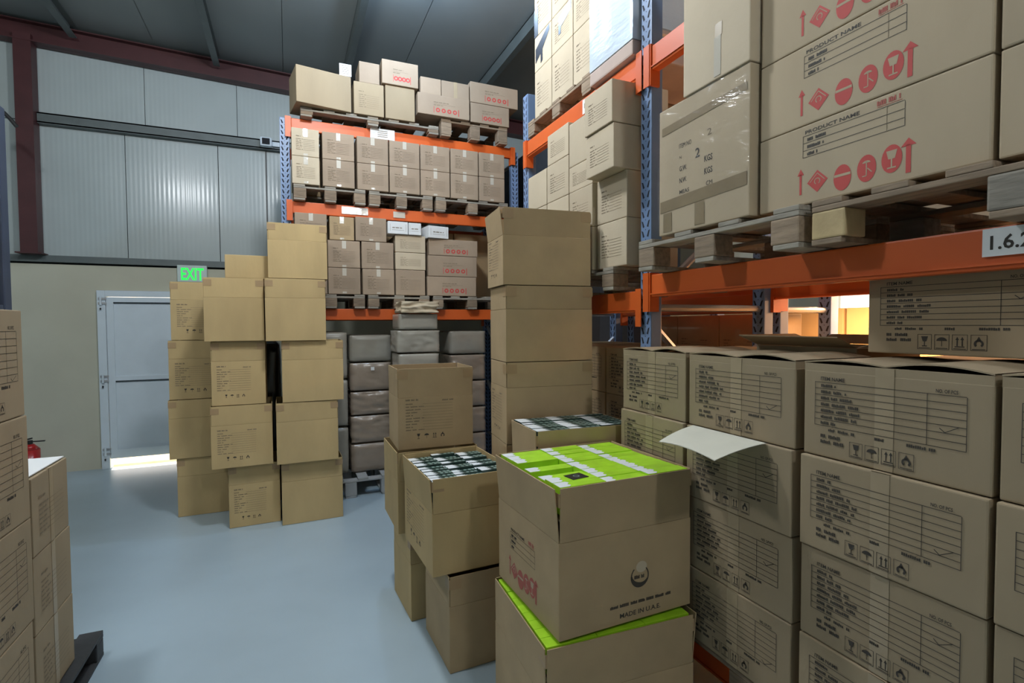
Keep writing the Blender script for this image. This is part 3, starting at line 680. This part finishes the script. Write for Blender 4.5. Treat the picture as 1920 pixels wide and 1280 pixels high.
# ---- right-hand rack, far bay, level two
pallet(2.08, 3.125, 3.092, .88, .8, .114, -90, 'dark wooden pallet high on the right rack under taped cartons', WOOD)
hz = [3.208, 3.541, 3.79, 4.12]
hy = [(3.222, 3.486), (2.930, 3.217), (2.676, 2.925)]
for c in range(3):
    for r in range(3):
        o = carton(hy[c][1]-hy[c][0]-.003, .36, hz[r+1]-hz[r]-.002, 1.70, sum(hy[c])/2, hz[r], -90, f'high pale carton, {["bottom", "middle", "top"][r]} row, {["farthest", "centre", "nearest"][c]} column on the upper right pallet', K_PALE, (('F', smallprint),) if (c, r) != (0, 1) else (), '', 'closed', r, 'pale cartons high on the upper right pallet', jit=.2)
        w_ = hy[c][1]-hy[c][0]
        if (c, r) in ((0, 1), (1, 1), (0, 2)):
            b = MB(); b.setframe((-w_/2, -.18, 0), (1, 0, 0), (0, 0, 1), (0, -1, 0)); b.e = .001
            if (c, r) == (0, 1): b.poly([(.02, .06), (.10, .10), (.10, .03), (.13, .04), (.13, .12), (w_-.03, .20), (w_-.03, .245), (.02, .16)], TAPED)
            elif (c, r) == (1, 1): b.poly([(.10, .09), (.13, .09), (.13, .13), (w_-.02, .18), (w_-.02, .245), (.10, .2)], TAPED)
            else: b.poly([(.0, 0), (.06, .0), (.06, .2), (.0, .2)], TAPED)
            b.obj('dark_tape', o)
b = MB(); b.box(1.66, 2.4, 2.25, 2.665, 3.092, 3.17, FOAM, bev=.01)
tag(b.obj('foam_board'), 'pinkish padded board under the white-wrapped bundle on the right rack', 'board')
b = MB(); nn = 16
for (o_, u_, v_, n_, U_, V_) in (((1.66, 2.665, 3.174), (0, -1, 0), (0, 0, 1), (-1, 0, 0), .415, .9), ((1.66, 2.25, 3.174), (1, 0, 0), (0, 0, 1), (0, -1, 0), .63, .9), ((2.29, 2.665, 3.174), (-1, 0, 0), (0, 0, 1), (0, 1, 0), .63, .9)):
    FILM_, o_, u_, v_, n_ = FILMW, Vector(o_), Vector(u_), Vector(v_), Vector(n_)
    for i in range(nn):
        for j in range(nn):
            q = []
            for a, c in ((i, j), (i+1, j), (i+1, j+1), (i, j+1)):
                p = o_+u_*U_*a/nn+v_*V_*c/nn; e = 0 if a in (0, nn) or c in (0, nn) else 1
                q.append(p+n_*e*.012*noise.noise(Vector((p.x*7, p.y*7, p.z*3))))
            b.face(q, FILMW)
b.face([(1.66, 2.25, 4.074), (2.29, 2.25, 4.074), (2.29, 2.665, 4.074), (1.66, 2.665, 4.074)], FILMW); b.face([(1.66, 2.25, 3.174), (1.66, 2.665, 3.174), (2.29, 2.665, 3.174), (2.29, 2.25, 3.174)], FILMW)
tag(b.obj('wrapped_bundle', None, True), 'white plastic-wrapped bundle high on the right rack beside the blue post', 'wrapped bundle')
# ---- goods and tube light behind the racks
for i in range(6):
    y0 = .6+i*.62
    for r in range(3):
        carton(.60, .5, .598, 3.66, y0+.31, .003+r*.60, -90, f'tall plain carton, {["bottom", "middle", "top"][r]} of column {["nearest the camera", "second nearest", "in the middle", "third farthest", "second farthest", "farthest away"][i]}, behind the racks', K_TAN, (), '', 'closed', i, 'warm-lit cartons behind the racks', jit=.3)
for y0, lab in ((2.30, 'nearer'), (2.715, 'middle'), (3.13, 'farther')):
    z = 0.003
    for r in range(4):
        carton(.41, .28, .436, 2.73, y0+.207, z, -90, f'printed carton, {RN[r]} of the {lab} column behind the far bay', K_BROWN, (('F', faint),), '', 'closed', r, 'cartons on the floor behind the far bay', jit=.3); z += .438
bt = empty('batten_lamp', (3.3, 1.75, 1.93)); tag(bt, 'warm tube lamp hanging among the racks behind the right stack', 'lamp')
b = MB(); b.tube((0, -.6, 0), (0, .6, 0), .016, BATT); b.obj('tube', bt)
b = MB(); b.box(-.03, .03, -.62, .62, .03, .06, WHITE); b.box(-.015, .015, -.62, -.60, -.02, .03, WHITE); b.box(-.015, .015, .60, .62, -.02, .03, WHITE); b.tube((0, -.4, .06), (0, -.4, 3.0), .004, ZINC, 6); b.tube((0, .4, .06), (0, .4, 3.0), .004, ZINC, 6); b.obj('housing', bt)
# ---- left stacks
LPN = ['bottom', 'second from the bottom', 'third from the bottom', 'topmost']
for r in range(4):
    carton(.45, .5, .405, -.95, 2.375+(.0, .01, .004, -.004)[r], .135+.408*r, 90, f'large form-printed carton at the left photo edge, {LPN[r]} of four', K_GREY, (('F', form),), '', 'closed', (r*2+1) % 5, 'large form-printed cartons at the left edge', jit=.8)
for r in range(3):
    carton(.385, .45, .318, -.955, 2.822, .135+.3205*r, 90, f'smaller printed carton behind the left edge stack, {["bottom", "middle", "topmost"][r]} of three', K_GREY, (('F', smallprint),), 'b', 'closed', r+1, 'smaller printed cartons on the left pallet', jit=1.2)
b = MB(); b.box(-1.40, -.965, 2.635, 3.0, 1.0995, 1.1035, PAPER); tag(b.obj('paper_sheet'), 'white paper sheet lying on top of the smaller left carton stack', 'paper')
pallet(-1.42, 2.62, 0.001, 1.02, 1.27, .13, 0, 'dark wooden pallet on the floor under the left carton stacks', WOODK, WOODK)
for i, z in enumerate((1.835, 2.625)):
    for j, y in enumerate((3.62, 3.05)):
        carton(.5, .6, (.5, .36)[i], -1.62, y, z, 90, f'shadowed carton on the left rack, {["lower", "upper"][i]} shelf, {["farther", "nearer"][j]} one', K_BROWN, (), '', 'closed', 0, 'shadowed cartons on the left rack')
# ---- three towers of big open cartons in the middle of the floor
def tower(x0, x1, y, z, h, label, pr=(), d=.46, rot=0, m=K_TAN, var=0, style='tall', grp='tall open cartons stacked near the door'):
    a = R(rot); w = round(x1-x0, 3); return carton(w, d, h-.002, x0+w/2*math.cos(a), y+w/2*math.sin(a), z, rot, label, m, pr, '', style, var, grp, jit=0)
tower(-.93, -.47, 5.35, .002, .522, 'plain tall carton, bottom of the tower nearest the white door', rot=0, var=1)
tower(-.98, -.50, 5.33, .526, .523, 'plain tall carton, second from the bottom of the tower nearest the white door', rot=.5, var=2)
tower(-.97, -.50, 5.34, 1.051, .523, 'form-printed tall carton, third from the bottom of the tower nearest the door', (('F', faint),), rot=-.5, var=3)
tower(-.945, -.47, 5.34, 1.576, .515, 'form-printed tall carton topping the tower nearest the door', (('F', faint),), rot=.8, var=4)
tower(-.484, -.092, 4.87, .002, .525, 'form-printed tall carton, bottom of the middle tower', (('F', faint),), d=.44, rot=2, var=5)
tower(-.595, -.14, 4.80, .529, .515, 'form-printed tall carton overhanging left, second from the bottom of the middle tower', (('F', faint),), rot=1.5, var=6)
tower(-.583, -.185, 4.81, 1.046, .527, 'form-printed tall carton, third from the bottom of the middle tower', (('F', faint),), rot=.5, var=7)
tower(-.62, -.185, 4.77, 1.575, .515, 'plain tall carton, fourth from the bottom of the middle tower', rot=0, var=8)
tower(-.47, -.15, 4.84, 2.092, .195, 'low plain carton topping the middle tower beside the highest carton', d=.36, style='closed', var=9)
tower(-.077, .416, 4.76, .002, .535, 'plain tall carton, bottom of the tallest tower near the door', rot=1.2, var=1)
tower(-.108, .380, 4.70, .539, .515, 'plain tall carton, second from the bottom of the tallest tower', rot=.8, var=11)
tower(-.056, .430, 4.70, 1.056, .515, 'plain tall carton, third from the bottom of the tallest tower', rot=-.5, var=12)
tower(-.172, .293, 4.67, 1.573, .515, 'plain tall carton, fourth from the bottom of the tallest tower', d=.56, rot=0, var=13)
tower(-.145, .313, 4.68, 2.09, .455, 'plain tall carton topping the tallest tower near the door', d=.56, rot=.3, var=14)
# ---- dark-framed tower right of centre (D)
pallet(1.345, 2.76, 0.001, .50, .38, .148, -6, 'low wooden pallet under the open-topped carton tower before the right rack', WOOD)
dz = [.152, .5997, 1.0474, 1.495, 1.9125]; dh = [.446, .446, .446, .416, .416]
DL = ['bottom', 'second from the bottom', 'third from the bottom', 'fourth from the bottom']
for r in range(4):
    tower(1.075, 1.585, 2.57, dz[r], dh[r], f'tall brown carton, {DL[r]} of the centre tower before the right rack', (('L', faint),) if r in (2,) else (), d=.32, rot=-6, m=K_BROWN, var=20+r, grp='brown cartons of the centre tower')
tower(1.06, 1.575, 2.57, dz[4], dh[4], 'open-topped brown carton with raised flaps crowning the centre tower', (('L', faint),), d=.32, rot=-6, m=K_BROWN, var=30, style='opened', grp='brown cartons of the centre tower')
# ---- foreground group
FG = 'open cartons in the foreground group'
tower(.615, 1.06, 2.90, .002, .477, 'tall carton at floor level behind the dark green pack carton', (), d=.40, rot=3, var=40, style='tall', m=K_TAN, grp=FG)
tower(.565, 1.05, 2.99, .482, .478, 'opened carton with upright flaps under the single printed carton', (), d=.46, rot=0, var=41, style='opened', m=K_TAN, grp=FG)
tower(.578, 1.035, 3.03, .963, .48, 'open-topped form-printed carton standing alone on top of the centre stack', (('F', faint),), d=.36, rot=-2, var=42, style='opened', m=K_BROWN, grp=FG)
tower(.69, 1.07, 2.38, .002, .477, 'narrow tall carton on the floor below the dark green pack carton', (), d=.42, rot=2, var=43, m=K_BROWN, grp=FG)
G_ = tower(.615, 1.055, 2.40, .483, .478, 'open carton filled with dark green packs at the front left of the group', (('L', faint),), d=.55, rot=2, var=44, style='opened', m=K_TAN, grp=FG)
I_ = tower(.812, 1.455, 1.60, .002, .548, 'large carton of lime packs on the floor at the front of the group', (), d=.56, rot=-3, var=45, style='opened', m=K_BROWN, grp=FG)
H_ = tower(.868, 1.475, 1.60, .562, .556, 'large open carton of lime green packs marked MADE IN U.A.E.', (('F', logo), ('L', product_side)), d=.55, rot=1, var=46, style='opened', m=K_BROWN, grp=FG)
tower(1.09, 1.60, 2.20, .002, .585, 'brown carton on the floor under the dark green packs before the rack', (), d=.335, rot=-3, var=47, m=K_BROWN, grp=FG)
J_ = tower(1.075, 1.615, 2.20, .59, .60, 'open carton full of dark green packs behind the lime pack carton', (), d=.335, rot=-3, var=48, style='opened', m=K_BROWN, grp=FG)
# packs: the source of each kind, then copies
NTH = ['first', 'second', 'third', 'fourth', 'fifth', 'sixth', 'seventh', 'eighth', 'ninth', 'tenth', 'eleventh', 'twelfth', 'thirteenth', 'fourteenth']
def pack_mesh(kind, w, t, h):
    b = MB(); M1 = DGREEN if kind == 'dark' else LIME
    b.box(-w/2, w/2, -t/2, t/2, 0, h, M1, bev=.0015)
    b.setframe((-w/2, -t/2, h), (1, 0, 0), (0, 1, 0), (0, 0, 1)); b.e = .0003
    if kind == 'plain': pass
    elif kind == 'lime':
        b.poly([(.0, .002), (w*.20, .002), (w*.27, t*.25), (w*.22, t*.45), (w*.30, t*.7), (w*.26, t-.002), (0, t-.002)], LIMEW)
    else:
        b.poly([(.0, .001), (w*.30, .001), (w*.46, t*.3), (w*.30, t*.38), (w*.44, t*.75), (w*.28, t*.7), (w*.36, t-.001), (0, t-.001)], LIMEW)
        for u in (.60, .78, .93): b.disc(u*w, t/2, w*.062, t*.3, OVAL, 10)
    return b.mesh('tea_pack')
PK = {}
def fill(box, kind, w, d, ztop, cols, rows, pw, pt, ph, label, grp, name, x0=None, jit=.004, skip=(), seed=1):
    rnd = random.Random(seed)
    if (kind, pw, pt, ph) not in PK: PK[(kind, pw, pt, ph)] = pack_mesh(kind, pw-.0015, pt-.0012, ph)
    src = None; a = box.rotation_euler.z; ca, sa = math.cos(a), math.sin(a)
    X0 = -cols*pw/2; Y0 = -rows*pt/2
    for c in range(cols):
        for r in range(rows):
            if (c, r) in skip: continue
            lx = X0+(c+.5)*pw; ly = Y0+(r+.5)*pt
            if src is None: src = inst(name, PK[(kind, pw, pt, ph)]); o = src; tag(o, 'pack', 'tea pack', grp)
            else: o = src.copy(); C.objects.link(o)
            o['label'] = f'{label}, {["left", "middle", "right"][c]} row, {NTH[r]} from the front'
            o.location = (box.location.x+lx*ca-ly*sa, box.location.y+lx*sa+ly*ca, ztop-ph+rnd.uniform(-jit, jit)); o.rotation_euler = (0, 0, a)
fill(H_, 'lime', 0, 0, 1.112, 3, 9, .196, .0600, .10, 'lime green pack in the upper front carton', 'lime green packs in the front carton', 'tea_pack', skip=((0, 3), (0, 5)), seed=2)
fill(I_, 'plain', 0, 0, .545, 3, 9, .207, .059, .10, 'lime green pack in the lower front carton', 'lime green packs in the lower front carton', 'tea_pack', jit=.001, seed=3)
fill(J_, 'dark', 0, 0, 1.187, 3, 9, .176, .0355, .10, 'dark green pack behind the lime ones', 'dark green packs in the rear open carton', 'tea_pack', seed=4)
fill(G_, 'dark', 0, 0, .935, 3, 14, .14, .038, .10, 'dark green pack in the front left carton', 'dark green packs in the front left carton', 'tea_pack', jit=.009, seed=5)
# trays that carry the packs inside each carton
for bx, zt, nm in ((H_, 1.112, 0), (I_, .545, 0), (J_, 1.187, 0), (G_, .935, 0)):
    me = bx.data; xs = [v.co.x for v in me.vertices]; ys = [v.co.y for v in me.vertices]
    b = MB(); zl = zt-.1-.012-bx.location.z; b.box(min(xs)+.007, max(xs)-.007, min(ys)+.007, max(ys)-.007, zl-.006, zl, INSIDE); b.obj('inner_tray', bx)
# black label on one lime pack
b = MB(); b.box(-.038, .038, -.03, .03, 0, .0012, BLACK); b.setframe((-.038, -.03, .0012), (1, 0, 0), (0, 1, 0), (0, 0, 1)); b.ring(.038, .03, .009, .013, OVAL, n=12); 
o = b.obj('sticker', None, loc=(1.00, 1.705, 1.1165), rot=(0, 0, R(8))); tag(o, 'small black sticker lying on the lime green packs', 'sticker')
# ---- back rack
for x0, x1, lab in ((.068, .72, 'left'), (.755, 1.395, 'middle'), (1.43, 2.24, 'right')):
    pallet((x0+x1)/2, 5.72, 2.878, x1-x0, .88, .146, 0, f'wooden pallet, {lab} of three under the two-row cartons on the back rack', WOODG)
for x0, x1, lab in ((.068, .70, 'left'), (.73, 1.35, 'middle'), (1.39, 2.25, 'right')):
    pallet((x0+x1)/2, 5.72, 1.863, x1-x0, .88, .135, 0, f'wooden pallet, {lab} of three on the lowest beam of the back rack', WOODG)
pallet(.80, 5.72, 3.654, 1.32, .92, .085, 0, 'long thin wooden pallet on top of the back rack at the left', WOODG)
pallet(1.86, 5.72, 3.654, .74, .92, .178, 0, 'thick-blocked wooden pallet on top of the back rack at the right', WOOD)
xe = [(.056, .300), (.325, .620), (.643, .946), (.956, 1.262), (1.270, 1.580), (1.590, 1.896), (1.905, 2.20)]
PN = ['first', 'second', 'third', 'fourth', 'fifth', 'sixth', 'seventh']
for i, (x0, x1) in enumerate(xe):
    for r in range(2):
        carton(round(x1-x0-.003, 3), .42, .2555, (x0+x1)/2, 5.275, 3.0265+r*.2585, 0, f'{"yellowish" if i == 0 else "dusty brown"} taped carton, {PN[i]} from the left in the {["lower", "upper"][r]} row on the back rack', K_PALE if i == 0 else K_PINK, (('F', smallprint),), 'c', 'closed', i % 3, 'taped cartons in two rows on the back rack', jit=.5)
def bk(x0, x1, z, h, label, m=K_PINK, pr=(('F', smallprint),), tape='c', y=5.275, rot=0, d=.40, grp='mixed cartons on the lowest back rack beam', style='closed', var=0):
    carton(round(x1-x0-.003, 3), d, h-.002, (x0+x1)/2, y, z, rot, label, m, pr, tape, style, var, grp, jit=.4)
Z2 = 2.0
bk(.07, .352, Z2, .25, 'dusty brown carton, bottom of the leftmost column on the lowest back rack beam'); bk(.07, .352, 2.252, .26, 'dusty brown carton, second in the leftmost column on the lowest back beam'); bk(.07, .357, 2.515, .245, 'dusty brown taped carton topping the leftmost column on the lowest back beam')
bk(.358, .660, Z2, .255, 'dusty brown carton half hidden by the tallest tower, bottom row of the lowest back beam'); bk(.358, .660, 2.257, .262, 'dusty brown carton half hidden by the tallest tower, second row of the lowest back beam')
bk(.378, .607, 2.522, .225, 'small taped carton beside the tallest tower top, under the back beam', K_BROWN)
bk(.678, .990, Z2, .255, 'taped printed carton, bottom row, right of the tallest tower on the back rack'); bk(.672, .985, 2.257, .265, 'taped printed carton, second row, right of the tallest tower on the back rack'); bk(.618, .918, 2.525, .235, 'taped printed carton touching the orange beam above the second row', K_PINK)
bk(1.002, 1.306, Z2, .258, 'printed carton under the two low pale cartons on the back rack', tape=''); bk(1.002, 1.312, 2.26, .173, 'low pale carton, lower of two under the white packs', K_PALE, tape=''); bk(1.002, 1.312, 2.435, .173, 'low pale carton, upper of two under the white packs', K_PALE, tape='')
for r, (z, h, l) in enumerate(((Z2, .202, 'bottom'), (2.204, .215, 'middle'), (2.421, .170, 'top'))):
    bk(1.327+.01*r, 1.862+.01*r, z, h, f'wide carton with red handling marks, {l} of three on the lowest back beam', K_PINK, (('F', rednote),), '', grp='wide red-marked cartons on the back rack')
def whitebox(x0, x1, z, h, label, y=5.25, rot=0):
    def pr(b, w, h_, var=0):
        b.r(.1*w, .2*h_, .11*w, .8*h_, INKF); b.r(.89*w, .2*h_, .9*w, .8*h_, INKF); words(b, .22*w, .45*h_, .55*w, .012, INKF, 3); b.r(.2*w, .3*h_, .8*w, .32*h_, INKF)
    carton(round(x1-x0-.003, 3), .2, h-.002, (x0+x1)/2, y, z, rot, label, K_WHITE, (('F', pr),), '', 'closed', 0, 'small white cartons on the back rack', jit=0)
whitebox(.926, 1.130, 2.611, .125, 'small white carton, left one of three under the back beam'); whitebox(1.134, 1.265, 2.611, .122, 'smallest white carton, middle one of three under the back beam'); whitebox(1.335, 1.56, 2.593, .125, 'white carton standing on the red-marked cartons', rot=9)
TG = 'cartons on top of the back rack'
bk(.10, .60, 3.741, .335, 'big blank yellowish carton at the left on top of the back rack', K_GREY, (), '', 5.20, 9, .35, TG)
bk(.618, .905, 3.741, .31, 'beige carton right of the big blank one on top of the back rack', K_GREY, (('F', smallprint),), '', 5.24, 0, .35, TG)
bk(.918, 1.212, 3.741, .325, 'beige plain upright carton, third from the left on top of the back rack', K_GREY, (), '', 5.24, 0, .35, TG)
bk(.672, .868, 4.053, .20, 'smaller carton stacked on the second carton on top of the back rack', K_PINK, (), '', 5.25, 0, .3, TG)
bk(.885, 1.245, 4.069, .235, 'carton with small marks stacked highest on top of the back rack', K_PINK, (('F', rednote),), '', 5.22, 0, .3, TG)
bk(1.49, 1.79, 4.047, .165, 'low carton with brown tape stacked at the right on top of the back rack', K_PINK, (), 'b', 5.24, 0, .35, TG)
bk(1.27, 1.486, 4.047, .165, 'low worn carton beside the brown-taped one on top of the back rack', K_PINK, (), '', 5.24, 0, .35, TG)
bk(1.235, 1.785, 3.834, .21, 'wide carton with red marks under the brown-taped one on top of the back rack', K_PINK, (('F', rednote),), '', 5.22, 0, .35, TG)
bk(1.80, 2.245, 3.834, .205, 'carton with red marks and a white label, lower right on top of the back rack', K_PINK, (('F', rednote),), '', 5.24, 0, .35, TG)
bk(1.80, 2.35, 4.041, .215, 'wide carton with red marks, upper right on top of the back rack', K_PINK, (('F', rednote),), '', 5.24, 0, .35, TG)
b = MB(); b.box(.49, .60, 5.24, 5.2425, 4.078, 4.19, PAPER); b.setframe((.49, 5.24, 4.078), (1, 0, 0), (0, 0, 1), (0, -1, 0))
for j in range(5): b.r(.02, .02+j*.018, .09, .025+j*.018, INKF)
b.box(.50, .59, 5.2425, 5.27, 4.0775, 4.081, PAPER)
tag(b.obj('notice_card'), 'white printed card standing on the big blank carton atop the back rack', 'card')
for lv_, zz, hh in (('lowest beam', 2.0, .74), ('middle beam', 3.0265, .50)):  # rear row added to block light coming through the back rack
    for c in range(4):
        carton(.555, .42, hh, .345+.565*c, 5.74, zz, 0, f'added rear-row carton darkening the back rack, {lv_}, {["first", "second", "third", "fourth"][c]} from the left', K_BROWN, (), '', 'closed', c, 'rear row of cartons added to darken the back rack', jit=.2)
# hollow dark block added to stand in for shade right of the back rack
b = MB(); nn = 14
def shade_side(p0, p1, z0, z1):
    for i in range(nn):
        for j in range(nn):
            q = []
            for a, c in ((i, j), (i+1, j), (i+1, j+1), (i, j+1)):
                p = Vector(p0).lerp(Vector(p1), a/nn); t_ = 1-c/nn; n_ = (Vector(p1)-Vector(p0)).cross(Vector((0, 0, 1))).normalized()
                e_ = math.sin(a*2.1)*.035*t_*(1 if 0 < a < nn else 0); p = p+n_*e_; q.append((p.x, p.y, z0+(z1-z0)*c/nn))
            b.face(q, SHADE_DARK)
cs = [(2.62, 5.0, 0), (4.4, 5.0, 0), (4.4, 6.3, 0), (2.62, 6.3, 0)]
for i in range(4): shade_side(cs[i], cs[(i+1) % 4], .01, 3.72)
b.face([(x, y, 3.72) for x, y, z in cs], SHADE_DARK)
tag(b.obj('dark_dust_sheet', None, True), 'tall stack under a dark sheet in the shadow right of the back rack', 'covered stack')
# ---- wrapped goods under the back rack
def wrap_mesh(w, d, h, m, seed, amp):
    bm = bmesh.new(); bmesh.ops.create_cube(bm, size=1)
    for v in bm.verts: v.co = Vector((v.co.x*w, v.co.y*d, (v.co.z+.5)*h))
    bmesh.ops.subdivide_edges(bm, edges=list(bm.edges), cuts=13, use_grid_fill=True)
    for v in bm.verts:
        p = v.co; c = Vector((0, 0, h/2)); q = p-c; rx, ry, rz = abs(q.x)/(w/2), abs(q.y)/(d/2), abs(q.z)/(h/2)
        e = sorted((rx, ry, rz))[1]; k = 1-.055*max(0, e-.72)/.28
        s = Vector((p.x*6+seed, p.y*6, p.z*15)); nz = noise.noise(s)+.5*noise.noise(s*2.3)
        q = q*k; side = Vector((q.x, q.y, 0)).normalized() if rz < .98 else Vector((0, 0, 0))
        v.co = c+q+side*(-abs(nz)*amp)
    me = bpy.data.meshes.new('wrapped_package'); bm.to_mesh(me); bm.free(); me.materials.append(m)
    me.polygons.foreach_set('use_smooth', [True]*len(me.polygons)); return me
WM = {}
def wrapped(x0, x1, z, h, label, m=BWRAP, y=5.42, d=.5, amp=.022, seed=0, grp='wrapped packages under the back rack'):
    o = inst('wrapped_package', wrap_mesh(x1-x0, d, h-.003, m, seed, amp), None, ((x0+x1)/2, y+d/2, z)); tag(o, label, 'wrapped package', grp)
wz = [(.195, .295, BWRAP, 'lowest brown wrapped package on the grey plastic pallet', .006), (.492, .285, BWRAP, 'glossy brown wrapped package second from the bottom on the plastic pallet', .02), (.779, .245, BWRAP, 'glossy crinkled brown package third from the bottom on the plastic pallet', .026), (1.026, .295, BWRAP, 'brown wrapped package with a small white sticker, fourth from the bottom', .014), (1.323, .28, GWRAP, 'grey wrapped block topping the left package stack under the back rack', .005)]
for i, (z, h, m, l, a) in enumerate(wz): wrapped(.555, .985, z, h, l, m, amp=a, seed=i*3)
b = MB(); b.box(.765, .80, 5.413, 5.415, 1.235, 1.27, PAPER); tag(b.obj('package_sticker'), 'tiny white sticker on the front of a brown wrapped package', 'sticker')
for i in range(4): wrapped(.955, 1.365, .015+i*.355, .353, f'wrapped block hidden behind the lone printed carton, {["bottom", "second", "third", "fourth"][i]} up', GWRAP, 4.95, .38, .01, 20+i) if i < 3 else None
wrapped(.955, 1.365, 1.081, .345, 'grey-brown wrapped block below the wrinkled one in the middle package stack', GWRAP, 4.95, .38, .01, 31)
wrapped(.94, 1.375, 1.428, .222, 'wrinkled grey-brown package in the middle stack under the back rack', GWRAP, 4.95, .38, .02, 33)
wrapped(.965, 1.355, 1.652, .158, 'grey carton-like block near the top of the middle package stack', GWRAP, 4.95, .38, .004, 35)
wrapped(.97, 1.36, 1.812, .115, 'crumpled tan paper bundle topping the middle package stack', K_PALE, 4.90, .36, .05, 37)
for i, (z, h) in enumerate(((.195, .30), (.497, .29), (.789, .29), (1.081, .29))): wrapped(1.60, 2.03, z, h, f'brown wrapped package, {RN[i] if i < 3 else "fourth from the bottom"} of the stack right of the middle packages', BWRAP, amp=.015, seed=40+i)
wrapped(1.60, 2.03, 1.373, .26, 'pale grey wrapped block topping the stack right of the middle packages', GWRAP, amp=.005, seed=47)
for i, (z, h) in enumerate(((.195, .48), (.677, .48), (1.159, .48))): wrapped(.14, .545, z, h, f'grey wrapped block half hidden by the tallest tower, {["bottom", "middle", "top"][i]} of three', GWRAP, amp=.006, seed=50+i)
pallet(.535, 5.74, 0.001, .80, 1.0, .19, 0, 'grey slatted plastic pallet under the wrapped packages', PLAST, PLAST)
pallet(1.80, 5.72, 0.001, .55, .9, .19, 0, 'grey plastic pallet under the right-hand wrapped packages', PLAST, PLAST)
for c in range(4):  # unseen tall cartons added to keep the space behind the packages dark
    carton(.55, .45, 1.1, .38+.565*c, 6.42, .003, 0, f'tall carton added to darken behind the wrapped packages, {["first", "second", "third", "fourth"][c]} from the left', K_BROWN, (), '', 'closed', c, 'tall cartons added to darken behind the wrapped packages', jit=.3)
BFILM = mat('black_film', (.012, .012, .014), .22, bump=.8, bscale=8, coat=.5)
wrapped(-.405, -.075, .002, 1.56, 'tall black film-wrapped bundle added to darken the gap behind the carton towers', BFILM, 5.345, .40, .012, 70, None)  # black bundle added so that the gap between the towers stays dark
# ---- high bay lamps
for i, (x, y, z, e) in enumerate(LAMPS):
    r = empty('high_bay_lamp', (x, y, z)); tag(r, ['high bay ceiling lamp above the back rack aisle', 'high bay ceiling lamp above the left stacks', 'high bay ceiling lamp behind the camera'][i], 'lamp', None)
    b = MB(); b.tube((0, 0, .17), (0, 0, .30), .19, STEELG, 24, .08); b.tube((0, 0, .30), (0, 0, .38), .07, STEELG, 20); b.obj('housing', r)
    b = MB(); b.tube((0, 0, .165), (0, 0, .169), .17, LAMPE, 24); b.obj('diffuser', r)
    b = MB(); b.tube((0, 0, .38), (0, 0, ceilz(x)-z-.006), .008, ZINC, 8); b.obj('hanger', r)


r = empty('bulb_lamp', (.95, 4.40, 4.73)); tag(r, 'small bluish ceiling bulb above the gap before the back rack', 'lamp')
b = MB(); b.tube((0, 0, .04), (0, 0, ceilz(.95)-4.73-.006), .03, WHITE, 12); b.obj('lamp_holder', r)
b = MB(); b.tube((0, 0, .0), (0, 0, .038), .035, LAMPE, 12); b.obj('bulb', r)
